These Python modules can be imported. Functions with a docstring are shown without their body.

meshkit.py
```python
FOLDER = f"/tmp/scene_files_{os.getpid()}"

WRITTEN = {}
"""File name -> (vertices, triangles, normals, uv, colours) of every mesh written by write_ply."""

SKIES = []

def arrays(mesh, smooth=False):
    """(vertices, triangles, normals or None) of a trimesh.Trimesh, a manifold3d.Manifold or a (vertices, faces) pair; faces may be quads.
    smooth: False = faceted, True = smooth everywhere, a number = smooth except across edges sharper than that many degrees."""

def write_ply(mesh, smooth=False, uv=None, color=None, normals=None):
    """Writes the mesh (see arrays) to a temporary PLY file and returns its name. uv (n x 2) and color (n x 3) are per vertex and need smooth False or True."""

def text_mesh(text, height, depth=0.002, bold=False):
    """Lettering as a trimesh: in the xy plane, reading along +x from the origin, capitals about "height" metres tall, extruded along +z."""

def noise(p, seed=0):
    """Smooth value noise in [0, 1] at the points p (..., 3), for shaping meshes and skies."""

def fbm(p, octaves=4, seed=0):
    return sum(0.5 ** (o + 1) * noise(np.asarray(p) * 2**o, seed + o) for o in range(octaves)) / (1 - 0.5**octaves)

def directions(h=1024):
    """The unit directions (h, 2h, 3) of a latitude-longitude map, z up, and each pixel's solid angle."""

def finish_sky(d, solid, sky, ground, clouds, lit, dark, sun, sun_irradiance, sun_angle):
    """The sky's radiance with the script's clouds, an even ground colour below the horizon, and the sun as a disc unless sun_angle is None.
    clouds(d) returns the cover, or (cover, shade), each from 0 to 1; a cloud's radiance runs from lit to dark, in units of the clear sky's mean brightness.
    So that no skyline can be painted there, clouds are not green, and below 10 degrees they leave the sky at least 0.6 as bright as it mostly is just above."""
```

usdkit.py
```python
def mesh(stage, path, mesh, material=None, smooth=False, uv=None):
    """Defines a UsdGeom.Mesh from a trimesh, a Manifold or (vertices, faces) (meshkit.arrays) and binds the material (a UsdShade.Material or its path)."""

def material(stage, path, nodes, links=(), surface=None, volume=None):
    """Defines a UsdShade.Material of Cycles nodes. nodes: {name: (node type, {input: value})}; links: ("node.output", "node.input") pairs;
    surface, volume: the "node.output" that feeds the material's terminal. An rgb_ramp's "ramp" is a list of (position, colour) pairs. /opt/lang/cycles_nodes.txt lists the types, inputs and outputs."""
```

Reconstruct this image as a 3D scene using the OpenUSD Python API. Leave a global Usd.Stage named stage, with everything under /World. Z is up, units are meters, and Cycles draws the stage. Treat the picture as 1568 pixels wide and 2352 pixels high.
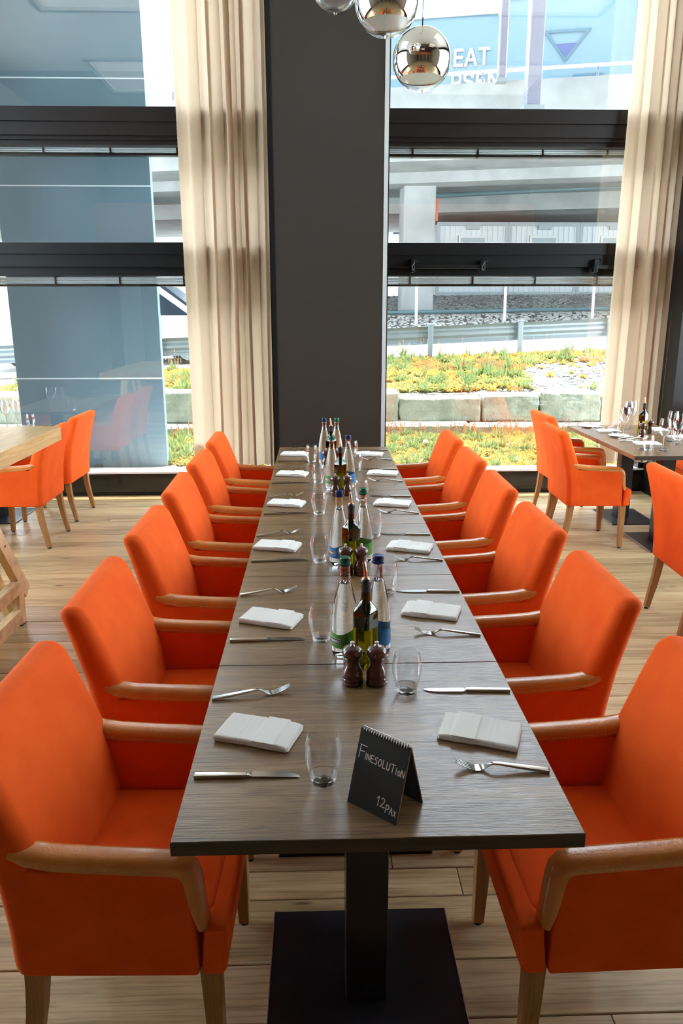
import math, numpy as np, trimesh, usdkit, meshkit
import manifold3d as m3
from shapely.geometry import Polygon, LineString, Point, box as sbox
from shapely import affinity
from pxr import Usd, UsdGeom, UsdLux, UsdShade, Gf, Sdf, Vt

stage = Usd.Stage.CreateInMemory()
UsdGeom.Xform.Define(stage, '/World')
UsdGeom.Scope.Define(stage, '/World/Looks')
RNG = np.random.default_rng(7)
PI = math.pi

# ---------------------------------------------------------------- camera
F_PX, YAW, PITCH, ROLL, CAM_Z = 1735.12, 0.030758, 0.258960, -0.001165, 1.7281
EXPOSURE = 2.5
cam = UsdGeom.Camera.Define(stage, '/World/camera')
cam.CreateHorizontalApertureAttr(36.0)
cam.CreateFocalLengthAttr(36.0 * F_PX / 1568)
cam.CreateExposureAttr(EXPOSURE)
cam.CreateClippingRangeAttr(Gf.Vec2f(0.05, 500))
_f = np.array([math.sin(YAW) * math.cos(PITCH), math.cos(YAW) * math.cos(PITCH), -math.sin(PITCH)])
_r = np.array([math.cos(YAW), -math.sin(YAW), 0.0])
_u = np.cross(_r, _f)
_c, _s = math.cos(ROLL), math.sin(ROLL)
_r, _u = _c * _r + _s * _u, -_s * _r + _c * _u
cam.AddTransformOp().Set(Gf.Matrix4d(*_r, 0, *_u, 0, *(-_f), 0, 0, 0, CAM_Z, 1))

# ---------------------------------------------------------------- sky, sun, lamps
SUN_DIR = (0.22, 0.16, 0.95)
SKY_STRENGTH, SUN_IRRADIANCE = 1.55, 1.3
sky_m = usdkit.material(stage, '/World/Looks/sky', {
    's': ('sky_texture', {'sky_type': 'hosek_wilkie', 'sun_direction': SUN_DIR, 'turbidity': 3.0, 'ground_albedo': 0.3}),
    'tc': ('texture_coordinate', {}),
    'n': ('noise_texture', {'scale': 2.2, 'detail': 5.0, 'roughness': 0.55}),
    'r': ('map_range', {'from_min': 0.30, 'from_max': 0.62, 'to_min': 0.35, 'to_max': 0.95, 'clamp': True}),
    'hs': ('mix', {'mix_type': 'multiply', 'fac': 1.0, 'color2': (9.0, 9.0, 9.0)}),
    'm': ('mix', {'color2': (1.70, 1.80, 1.90)}),
    'b': ('background_shader', {'strength': SKY_STRENGTH}),
}, [('tc.generated', 'n.vector'), ('n.fac', 'r.value'), ('s.color', 'hs.color1'), ('hs.color', 'm.color1'), ('r.result', 'm.fac'), ('m.color', 'b.color')], surface='b.background')
dome = UsdLux.DomeLight.Define(stage, '/World/sky')
dome.CreateIntensityAttr(1.0)
UsdShade.MaterialBindingAPI.Apply(dome.GetPrim()).Bind(sky_m)
sun = UsdLux.DistantLight.Define(stage, '/World/sun')
sun.CreateAngleAttr(0.6)
sun.CreateNormalizeAttr(True)
sun.CreateIntensityAttr(SUN_IRRADIANCE)
sun.CreateColorAttr(Gf.Vec3f(1.0, 0.95, 0.86))
sun.AddTransformOp().Set(Gf.Matrix4d().SetRotate(Gf.Rotation(Gf.Vec3d(0, 0, 1), Gf.Vec3d(*SUN_DIR))))
CEIL_Z = 5.40
LAMP = 0.1
for i, (lx, ly, sx, sy) in enumerate([(-2.6, 4.6, 1.6, 1.6), (2.8, 4.6, 1.6, 1.6), (-2.6, 1.0, 1.6, 1.6), (2.8, 1.0, 1.6, 1.6), (0.1, -2.6, 1.6, 1.6)]):
    l = UsdLux.RectLight.Define(stage, '/World/ceiling_lamp_light_%d' % i)
    l.CreateWidthAttr(sx)
    l.CreateHeightAttr(sy)
    l.CreateIntensityAttr(LAMP)
    l.CreateColorAttr(Gf.Vec3f(1.0, 0.88, 0.74))
    l.AddTranslateOp().Set(Gf.Vec3d(lx, ly, CEIL_Z - 0.03))

# ---------------------------------------------------------------- helpers: prims
USED = {}


def numbered(parent, name):
    k = parent + '/' + name
    n = USED.get(k, 0)
    USED[k] = n + 1
    return k if n == 0 else '%s_%03d' % (k, n)


def tag(path, label=None, cat=None, group=None, kind=None):
    p = stage.GetPrimAtPath(path)
    for k, v in (('label', label), ('category', cat), ('group', group), ('kind', kind)):
        if v:
            p.SetCustomDataByKey(k, v)
    return path


def xf(path, loc, rotz):
    x = UsdGeom.Xform.Define(stage, path)
    x.AddTranslateOp().Set(Gf.Vec3d(*map(float, loc)))
    x.AddRotateZOp().Set(float(rotz))
    return x


def thing(name, label=None, cat=None, loc=(0, 0, 0), rotz=0.0, group=None, kind=None):
    path = numbered('/World', name)
    xf(path, loc, rotz)
    return tag(path, label, cat, group, kind)


def part(parent, name, mesh, mat, smooth=35, label=None, kind=None, uv=None):
    path = numbered(parent, name)
    usdkit.mesh(stage, path, mesh, M[mat], smooth=smooth, uv=uv)
    return tag(path, label, None, None, kind)


def single(name, mesh, mat, label, cat, group=None, kind=None, smooth=35):
    path = numbered('/World', name)
    usdkit.mesh(stage, path, mesh, M[mat], smooth=smooth)
    return tag(path, label, cat, group, kind)


def dup(src, loc, rotz, label=None, group=None):
    name = src.rsplit('/', 1)[1].rstrip('0123456789').rstrip('_')
    path = numbered('/World', name)
    x = xf(path, loc, rotz)
    p = x.GetPrim()
    p.GetReferences().AddInternalReference(src)
    p.SetInstanceable(True)
    return tag(path, label, None, group)


def move(path, loc, rotz):
    p = stage.GetPrimAtPath(path)
    p.GetAttribute('xformOp:translate').Set(Gf.Vec3d(*map(float, loc)))
    p.GetAttribute('xformOp:rotateZ').Set(float(rotz))


class Repeat:
    """First use moves the original, every later use makes a referenced copy."""

    def __init__(self, src):
        self.src, self.fresh = src, True

    def put(self, loc, rotz, label, group=None):
        if self.fresh:
            self.fresh = False
            move(self.src, loc, rotz)
            return tag(self.src, label, None, group)
        return dup(self.src, loc, rotz, label, group)


# ---------------------------------------------------------------- helpers: meshes
def _axis(h, r, n, m):
    a = np.linspace(0, PI / 4, n + 1)[1:]
    arc = r * np.tan(a)            # fillet offsets, mapped onto the arc by normalising
    lo = -(h - r) - arc[::-1]
    hi = (h - r) + arc
    mid = np.linspace(-(h - r), h - r, m + 1)
    return np.concatenate([lo, mid, hi])


def rbox(sx, sy, sz, r=0.005, n=2, m=(1, 1, 1), loc=(0, 0, 0)):
    """A box with rounded edges, subdivided m times along each side."""
    h = np.array([sx, sy, sz]) / 2.0
    r = min(r, h.min() * 0.999)
    ax = [_axis(h[k], r, n, m[k]) for k in range(3)]
    V, Fc, off = [], [], 0
    for k in range(3):
        i, j = (k + 1) % 3, (k + 2) % 3
        A, B = np.meshgrid(ax[i], ax[j], indexing='ij')
        na, nb = A.shape
        idx = np.arange(na * nb).reshape(na, nb)
        q = np.stack([idx[:-1, :-1], idx[1:, :-1], idx[1:, 1:], idx[:-1, 1:]], -1).reshape(-1, 4)
        for s in (-1, 1):
            P = np.zeros((na * nb, 3))
            P[:, i], P[:, j], P[:, k] = A.ravel(), B.ravel(), s * h[k]
            V.append(P)
            Fc.append((q if s > 0 else q[:, ::-1]) + off)
            off += na * nb
    V, Fc = np.vstack(V), np.vstack(Fc)
    core = np.clip(V, -(h - r), h - r)
    d = V - core
    ln = np.linalg.norm(d, axis=1, keepdims=True)
    V = core + np.where(ln > 1e-12, d / np.maximum(ln, 1e-12) * r, 0)
    t = trimesh.Trimesh(V + np.array(loc), np.vstack([Fc[:, [0, 1, 2]], Fc[:, [0, 2, 3]]]), process=False)
    t.merge_vertices(digits_vertex=7)
    t.update_faces(t.nondegenerate_faces())
    t.remove_unreferenced_vertices()
    return t


def bx(x0, x1, y0, y1, z0, z1, r=0.0):
    if r > 0:
        return rbox(x1 - x0, y1 - y0, z1 - z0, r, 2, loc=((x0 + x1) / 2, (y0 + y1) / 2, (z0 + z1) / 2))
    t = trimesh.creation.box([x1 - x0, y1 - y0, z1 - z0])
    t.apply_translation([(x0 + x1) / 2, (y0 + y1) / 2, (z0 + z1) / 2])
    return t


def cat(*ms):
    ms = [m for x in ms for m in (x if isinstance(x, (list, tuple)) else [x])]
    return trimesh.util.concatenate(ms)


def lathe(prof, n=32, loc=(0, 0, 0), square=0.0):
    """Profile (r, z) turned round z; ends at r = 0 or left open."""
    prof = np.array(prof, float)
    a = np.linspace(0, 2 * PI, n, endpoint=False)
    ca, sa = np.cos(a), np.sin(a)
    V = np.stack([np.outer(prof[:, 0], ca), np.outer(prof[:, 0], sa), np.repeat(prof[:, 1:2], n, 1)], -1).reshape(-1, 3)
    Fc = []
    for i in range(len(prof) - 1):
        for j in range(n):
            a0, a1, b0, b1 = i * n + j, i * n + (j + 1) % n, (i + 1) * n + j, (i + 1) * n + (j + 1) % n
            Fc += [(a0, a1, b1), (a0, b1, b0)]
    t = trimesh.Trimesh(V + np.array(loc), Fc, process=False)
    t.merge_vertices(digits_vertex=7)
    t.update_faces(t.nondegenerate_faces())
    t.remove_unreferenced_vertices()
    return t


def sweep(pts, secs, normals=None, caps=True):
    """Joins ring sections (list of (k,2) arrays in the frame (side, up)) along pts. The frame's side is horizontal unless normals (up vectors) are given."""
    pts = np.array(pts, float)
    n, k = len(pts), len(secs[0])
    tan = np.gradient(pts, axis=0)
    tan /= np.linalg.norm(tan, axis=1, keepdims=True)
    V = []
    for i in range(n):
        up = np.array([0, 0, 1.0]) if normals is None else np.array(normals[i], float)
        side = np.cross(up, tan[i])
        side /= max(np.linalg.norm(side), 1e-9)
        u2 = np.cross(tan[i], side)
        V.append(pts[i] + np.outer(secs[i][:, 0], side) + np.outer(secs[i][:, 1], u2))
    V = np.vstack(V)
    Fc = []
    for i in range(n - 1):
        for j in range(k):
            a0, a1, b0, b1 = i * k + j, i * k + (j + 1) % k, (i + 1) * k + j, (i + 1) * k + (j + 1) % k
            Fc += [(a0, a1, b1), (a0, b1, b0)]
    if caps:
        V = np.vstack([V, V[:k].mean(0), V[-k:].mean(0)])
        c0, c1 = n * k, n * k + 1
        for j in range(k):
            Fc += [(c0, (j + 1) % k, j), (c1, (n - 1) * k + j, (n - 1) * k + (j + 1) % k)]
    t = trimesh.Trimesh(V, Fc, process=False)
    trimesh.repair.fix_normals(t)
    return t


def circle(r, k=8):
    a = np.linspace(0, 2 * PI, k, endpoint=False)
    return np.stack([r * np.cos(a), r * np.sin(a)], 1)


def rect(w, h, r=0.0):
    if r <= 0:
        return np.array([(-w / 2, -h / 2), (w / 2, -h / 2), (w / 2, h / 2), (-w / 2, h / 2)])
    out = []
    for cx, cy, a0 in ((w / 2 - r, -h / 2 + r, -90), (w / 2 - r, h / 2 - r, 0), (-w / 2 + r, h / 2 - r, 90), (-w / 2 + r, -h / 2 + r, 180)):
        for a in (0, 45, 90):
            out.append((cx + r * math.cos(math.radians(a0 + a)), cy + r * math.sin(math.radians(a0 + a))))
    return np.array(out)


def tube(pts, r, k=8):
    pts = np.array(pts, float)
    rr = np.broadcast_to(r, len(pts))
    tan = np.gradient(pts, axis=0)
    tan /= np.linalg.norm(tan, axis=1, keepdims=True)
    up = np.array([0, 0, 1.0]) if abs(tan[0][2]) < 0.9 else np.array([0, 1.0, 0])
    nrm = []
    for t in tan:
        up = up - t * np.dot(up, t)
        up /= np.linalg.norm(up)
        nrm.append(up.copy())
    return sweep(pts, [circle(x, k) for x in rr], nrm)


def mv(m, loc=(0, 0, 0), rz=0.0, rx=0.0, ry=0.0):
    m = m.copy()
    for ang, ax in ((rx, [1, 0, 0]), (ry, [0, 1, 0]), (rz, [0, 0, 1])):
        if ang:
            m.apply_transform(trimesh.transformations.rotation_matrix(math.radians(ang), ax))
    m.apply_translation(loc)
    return m


def prism(poly, depth, plane='xz', at=0.0):
    """Extrudes a polygon of (a, b): plane 'xz' along y from at to at+depth, 'xy' along z, 'yz' along x."""
    if not hasattr(poly, 'exterior'):
        poly = Polygon(poly)
    t = trimesh.creation.extrude_polygon(poly, depth, engine='earcut')
    v = t.vertices.copy()
    if plane == 'xz':
        t.vertices = np.stack([v[:, 0], at + v[:, 2], v[:, 1]], 1)
        t.invert()
    elif plane == 'yz':
        t.vertices = np.stack([at + v[:, 2], v[:, 0], v[:, 1]], 1)
    else:
        t.vertices = v + [0, 0, at]
    return t


def srgb(r, g, b):
    return tuple(((c / 255) / 12.92 if c / 255 <= 0.04045 else ((c / 255 + 0.055) / 1.055) ** 2.4) for c in (r, g, b))


# ---------------------------------------------------------------- materials
M = {}


def plain(name, color, rough=0.5, metal=0.0, bump=0.0, bscale=60.0, **kw):
    nodes = {'p': ('principled_bsdf', {'base_color': color, 'roughness': rough, 'metallic': metal, **kw})}
    links = []
    if bump:
        nodes['tc'] = ('texture_coordinate', {})
        nodes['n'] = ('noise_texture', {'scale': bscale, 'detail': 3.0})
        nodes['b'] = ('bump', {'strength': bump, 'distance': 0.002})
        links = [('tc.object', 'n.vector'), ('n.fac', 'b.height'), ('b.normal', 'p.normal')]
    M[name] = usdkit.material(stage, '/World/Looks/' + name, nodes, links, surface='p.BSDF')


def mottled(name, c1, c2, scale=4.0, rough=0.7, bump=0.3, bscale=40.0, lo=0.35, hi=0.65, bdist=0.01, spread=0.0, **kw):
    """Two colours mixed by noise, with a finer bump."""
    nodes = {'tc': ('texture_coordinate', {}), 'oi': ('object_info', {}),
             'mul': ('vector_math', {'math_type': 'scale', 'vector1': (37.0, 17.0, 29.0)}),
             'add': ('vector_math', {'math_type': 'add'}),
             'n': ('noise_texture', {'scale': scale, 'detail': 5.0, 'roughness': 0.6}),
             'r': ('rgb_ramp', {'ramp': [(lo, c1), (hi, c2)]}),
             'n2': ('noise_texture', {'scale': bscale, 'detail': 4.0}),
             'b': ('bump', {'strength': bump, 'distance': bdist}),
             'p': ('principled_bsdf', {'roughness': rough, **kw})}
    links = [('oi.random', 'mul.scale'), ('tc.object', 'add.vector1'), ('mul.vector', 'add.vector2'), ('add.vector', 'n.vector'), ('n.fac', 'r.fac'), ('r.color', 'p.base_color'),
             ('add.vector', 'n2.vector'), ('n2.fac', 'b.height'), ('b.normal', 'p.normal')]
    M[name] = usdkit.material(stage, '/World/Looks/' + name, nodes, links, surface='p.BSDF')


def wood(name, ramp, stretch=(1.2, 16.0, 16.0), fine=(5.0, 190.0, 190.0), rough=0.45, bump=0.25, tone=0.0, spec=0.5, finemix=0.35, knots=False, coat=0.0, bdist=0.0012, ior=1.5):
    """Long grain: broad figure + fine pores, shifted from object to object."""
    nodes = {'tc': ('texture_coordinate', {}), 'oi': ('object_info', {}),
             'mul': ('vector_math', {'math_type': 'scale', 'vector1': (37.0, 61.0, 23.0)}),
             'add': ('vector_math', {'math_type': 'add'}),
             'm1': ('mapping', {'scale': stretch}), 'm2': ('mapping', {'scale': fine}),
             'n1': ('noise_texture', {'scale': 1.0, 'detail': 6.0, 'roughness': 0.62, 'distortion': 0.6}),
             'n2': ('noise_texture', {'scale': 1.0, 'detail': 3.0, 'roughness': 0.6}),
             'r': ('rgb_ramp', {'ramp': ramp}),
             'r2': ('rgb_ramp', {'ramp': [(0.36, (0.25, 0.22, 0.2)), (0.52, (1, 1, 1))]}),
             'mx': ('mix', {'mix_type': 'multiply', 'fac': finemix}),
             'tv': ('map_range', {'to_min': 1.0 - tone, 'to_max': 1.0 + tone}),
             'hv': ('hsv', {}),
             'b': ('bump', {'strength': bump, 'distance': bdist}),
             'p': ('principled_bsdf', {'roughness': rough, 'specular_ior_level': spec, 'coat_weight': coat, 'ior': ior})}
    links = [('oi.random', 'mul.scale'), ('tc.object', 'add.vector1'), ('mul.vector', 'add.vector2'), ('add.vector', 'm1.vector'), ('add.vector', 'm2.vector'),
             ('m1.vector', 'n1.vector'), ('m2.vector', 'n2.vector'), ('n1.fac', 'r.fac'), ('n2.fac', 'r2.fac'), ('r.color', 'mx.color1'), ('r2.color', 'mx.color2'),
             ('oi.random', 'tv.value'), ('tv.result', 'hv.value'), ('mx.color', 'hv.color'), ('n2.fac', 'b.height'), ('b.normal', 'p.normal')]
    last = 'hv.color'
    if knots:
        nodes['mk'] = ('mapping', {'scale': (1.5, 7.0, 1.0)})
        nodes['vk'] = ('voronoi_texture', {'scale': 1.0, 'randomness': 1.0})
        nodes['rk'] = ('rgb_ramp', {'ramp': [(0.035, (0.12, 0.08, 0.05)), (0.075, (1, 1, 1))]})
        nodes['mk2'] = ('mix', {'mix_type': 'multiply', 'fac': 1.0})
        links += [('add.vector', 'mk.vector'), ('mk.vector', 'vk.vector'), ('vk.distance', 'rk.fac'), ('hv.color', 'mk2.color1'), ('rk.color', 'mk2.color2')]
        last = 'mk2.color'
    links.append((last, 'p.base_color'))
    M[name] = usdkit.material(stage, '/World/Looks/' + name, nodes, links, surface='p.BSDF')


def clear(name, tint=(1, 1, 1), ior=1.5, rough=0.0, gloss=(1, 1, 1), edge=0.8):
    """Thin clear sheet: light passes straight, reflections by fresnel."""
    f0 = ((ior - 1) / (ior + 1)) ** 2
    M[name] = usdkit.material(stage, '/World/Looks/' + name, {
        'lw': ('layer_weight', {'blend': 0.5}), 'pw': ('math', {'math_type': 'power', 'value2': 3.2}), 'f': ('math', {'math_type': 'multiply_add', 'value2': (1 - f0) * edge, 'value3': f0}), 't': ('transparent_bsdf', {'color': tint}), 'g': ('glossy_bsdf', {'color': gloss, 'roughness': rough}), 'm': ('mix_closure', {})},
        [('lw.facing', 'pw.value1'), ('pw.value', 'f.value1'), ('f.value', 'm.fac'), ('t.BSDF', 'm.closure1'), ('g.BSDF', 'm.closure2')], surface='m.closure')


def solid_glass(name, color=(1, 1, 1), ior=1.45):
    M[name] = usdkit.material(stage, '/World/Looks/' + name, {'g': ('glass_bsdf', {'color': color, 'roughness': 0.0, 'IOR': ior})}, [], surface='g.BSDF')


def frosted_glass(name, ior=1.45, mix=0.45):
    M[name] = usdkit.material(stage, '/World/Looks/' + name, {'g': ('glass_bsdf', {'color': (1, 1, 1), 'roughness': 0.0, 'IOR': ior}), 't': ('transparent_bsdf', {'color': (0.97, 0.98, 0.98)}), 'm': ('mix_closure', {'fac': mix})},
                              [('g.BSDF', 'm.closure1'), ('t.BSDF', 'm.closure2')], surface='m.closure')


def cloth(name, color, trans, fac, rough=0.9, weave=0.0, wscale=900.0, sheen=0.0, sheen_tint=(1, 1, 1)):
    nodes = {'p': ('principled_bsdf', {'base_color': color, 'roughness': rough, 'specular_ior_level': 0.2, 'sheen_weight': sheen, 'sheen_roughness': 0.4, 'sheen_tint': sheen_tint}),
             't': ('translucent_bsdf', {'color': trans}), 'm': ('mix_closure', {'fac': fac})}
    links = [('p.BSDF', 'm.closure1'), ('t.BSDF', 'm.closure2')]
    M[name] = usdkit.material(stage, '/World/Looks/' + name, nodes, links, surface='m.closure')


# upholstery: felted wool
M['orange_felt'] = usdkit.material(stage, '/World/Looks/orange_felt', {
    'tc': ('texture_coordinate', {}), 'n': ('noise_texture', {'scale': 9.0, 'detail': 4.0}), 'r': ('rgb_ramp', {'ramp': [(0.3, (0.80, 0.090, 0.010)), (0.7, (0.88, 0.116, 0.013))]}),
    'n2': ('noise_texture', {'scale': 420.0, 'detail': 3.0}), 'b': ('bump', {'strength': 0.25, 'distance': 0.002}),
    'p': ('principled_bsdf', {'roughness': 0.85, 'specular_ior_level': 0.12, 'sheen_weight': 0.18, 'sheen_roughness': 0.4, 'sheen_tint': (1.0, 0.48, 0.14)})},
    [('tc.object', 'n.vector'), ('n.fac', 'r.fac'), ('r.color', 'p.base_color'), ('tc.object', 'n2.vector'), ('n2.fac', 'b.height'), ('b.normal', 'p.normal')], surface='p.BSDF')
mottled('tan_leather', (0.58, 0.190, 0.032), (0.66, 0.235, 0.044), scale=14, rough=0.25, coat_weight=0.35, coat_roughness=0.18, bump=0.3, bscale=160, bdist=0.004)
plain('thread', (0.75, 0.62, 0.45), 0.8)
wood('chair_oak', [(0.3, (0.30, 0.135, 0.040)), (0.7, (0.44, 0.22, 0.075))], stretch=(30, 30, 2.0), fine=(200, 200, 8), rough=0.4, bump=0.1)
plain('black_plastic', (0.012, 0.012, 0.012), 0.45)
wood('table_oak', [(0.25, (0.110, 0.057, 0.021)), (0.5, (0.205, 0.114, 0.046)), (0.75, (0.295, 0.176, 0.080))], stretch=(1.1, 26, 26), fine=(9, 330, 330), rough=0.28, bump=0.6, tone=0.06, spec=0.6, finemix=0.75, ior=1.65)
wood('table_edge', [(0.3, (0.030, 0.017, 0.010)), (0.7, (0.055, 0.033, 0.020))], rough=0.4, bump=0.2)
wood('floor_plank', [(0.22, (0.26, 0.160, 0.064)), (0.5, (0.48, 0.350, 0.178)), (0.78, (0.61, 0.475, 0.275))], stretch=(1.3, 13, 13), fine=(4, 120, 120), rough=0.34, bump=0.25, tone=0.18, finemix=0.4, knots=True)
wood('light_oak', [(0.25, (0.44, 0.25, 0.085)), (0.75, (0.62, 0.39, 0.16))], stretch=(12, 1.2, 12), fine=(160, 6, 160), rough=0.24, bump=0.1)
wood('trestle_pine', [(0.25, (0.70, 0.50, 0.24)), (0.75, (0.84, 0.66, 0.38))], stretch=(9, 3, 3), fine=(90, 12, 12), rough=0.5, bump=0.1)
wood('mill_wood', [(0.3, (0.050, 0.012, 0.006)), (0.7, (0.095, 0.026, 0.012))], stretch=(20, 20, 4), fine=(150, 150, 20), rough=0.22, bump=0.03, spec=0.6, coat=0.4)
plain('black_steel', (0.016, 0.015, 0.017), 0.26, 0.2, bump=0.15, bscale=200)
plain('steel', (0.62, 0.60, 0.57), 0.16, 1.0)
plain('brushed_alu', (0.55, 0.56, 0.56), 0.35, 1.0)
plain('copper', (0.62, 0.30, 0.19), 0.25, 1.0)
plain('column_paint', (0.021, 0.0175, 0.013), 0.45, bump=0.05, bscale=20)
plain('frame_dark', (0.009, 0.0055, 0.0045), 0.4, specular_ior_level=0.3)
plain('frame_black', (0.004, 0.0045, 0.0045), 0.35, specular_ior_level=0.3)
plain('plinth_gloss', (0.012, 0.012, 0.010), 0.08, specular_ior_level=0.7)
plain('blind_alu', (0.84, 0.88, 0.90), 0.4)
plain('ceiling_paint', (0.36, 0.33, 0.29), 0.85)
plain('ceiling_dark', (0.06, 0.05, 0.045), 0.7)
plain('wall_brown', (0.10, 0.055, 0.035), 0.6)
plain('wall_cream', (0.30, 0.25, 0.19), 0.8)
plain('orange_paint', (0.75, 0.18, 0.02), 0.6)
clear('window_glass', (0.94, 0.97, 0.97), 1.95)
clear('thin_glass', (0.985, 0.99, 0.99), 1.5, edge=0.85)
M['rim_glass'] = M['thin_glass']
clear('bottle_green_thin', (0.36, 0.36, 0.055), 1.5)
frosted_glass('glass_solid', 1.45, 0.30)
plain('strip_grey', (0.42, 0.43, 0.42), 0.4)
solid_glass('water_solid', (0.985, 0.995, 0.99), 1.33)
solid_glass('oil_solid', (0.52, 0.47, 0.05), 1.45)
plain('mirror_ball', (0.93, 0.91, 0.88), 0.015, 1.0)
cloth('napkin_linen', (0.84, 0.80, 0.74), (0.7, 0.66, 0.6), 0.12)
cloth('curtain_voile', (0.56, 0.42, 0.29), (0.66, 0.52, 0.37), 0.45)
cloth('curtain_sheer', (0.72, 0.68, 0.60), (0.85, 0.82, 0.76), 0.6)
plain('cap_green', (0.012, 0.10, 0.055), 0.3, 0.5)
plain('cap_blue', (0.008, 0.020, 0.075), 0.3, 0.5)
plain('label_green', (0.075, 0.28, 0.035), 0.45)
plain('label_blue', (0.02, 0.17, 0.38), 0.45)
plain('label_silver', (0.52, 0.58, 0.62), 0.4)
plain('ink_navy', (0.010, 0.018, 0.05), 0.5)
plain('ink_white', (0.85, 0.83, 0.76), 0.6)
plain('chalkboard', (0.011, 0.012, 0.012), 0.42, bump=0.05, bscale=150)
plain('board_edge', (0.16, 0.08, 0.035), 0.6)
plain('chalk', (0.72, 0.62, 0.55), 0.9)
plain('porcelain', (0.80, 0.80, 0.78), 0.12)

ORD = ['first', 'second', 'third', 'fourth', 'fifth', 'sixth']
# ================================================================ THE ROOM
Y_GLASS, Y_COL = 7.30, 6.75
COLS = [(-0.385, 0.595), (-4.23, -3.25), (3.20, 4.18)]
X0, X1, YB = -5.2, 5.2, -5.0

# floor of boards running along x
fl = thing('floor', kind='structure')
part(fl, 'subfloor', bx(X0, X1, YB, 7.24, -0.06, -0.008), 'board_edge', smooth=False)
y, row = 7.24, 0
while y > YB + 0.02:
    w = [0.150, 0.205, 0.120, 0.235, 0.180, 0.105, 0.215][row % 7] if y > 1.0 else 0.26
    y1 = max(y - w, YB)
    x = X0 - RNG.uniform(0, 2.0)
    while x < X1:
        L = RNG.uniform(2.3, 3.6) if y > 1.0 else 3.6
        a, b = max(x, X0), min(x + L, X1)
        if b - a > 0.05:
            dz = RNG.uniform(-0.0006, 0.0006)
            hx, hy = (a + b) / 2, (y + y1) / 2
            sx, sy = (b - a) / 2 - 0.0011, (y - y1) / 2 - 0.0014
            c = 0.0022
            V = [(-sx, -sy, -0.02), (sx, -sy, -0.02), (sx, sy, -0.02), (-sx, sy, -0.02), (-sx, -sy, -c), (sx, -sy, -c), (sx, sy, -c), (-sx, sy, -c),
                 (-sx + c, -sy + c, 0), (sx - c, -sy + c, 0), (sx - c, sy - c, 0), (-sx + c, sy - c, 0)]
            Q = [(0, 1, 5, 4), (1, 2, 6, 5), (2, 3, 7, 6), (3, 0, 4, 7), (4, 5, 9, 8), (5, 6, 10, 9), (6, 7, 11, 10), (7, 4, 8, 11), (8, 9, 10, 11)]
            part(fl, 'plank', (np.array(V) + (hx, hy, dz), np.array(Q)), 'floor_plank', smooth=False)
        x += L
    y = y1
    row += 1

cg = thing('ceiling', kind='structure')
part(cg, 'plaster', bx(X0, X1, 1.2, 7.42, CEIL_Z, CEIL_Z + 0.15), 'ceiling_paint', smooth=False)
part(cg, 'dark_panel', bx(X0, X1, YB, 1.2, CEIL_Z, CEIL_Z + 0.15), 'ceiling_dark', smooth=False)
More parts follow.
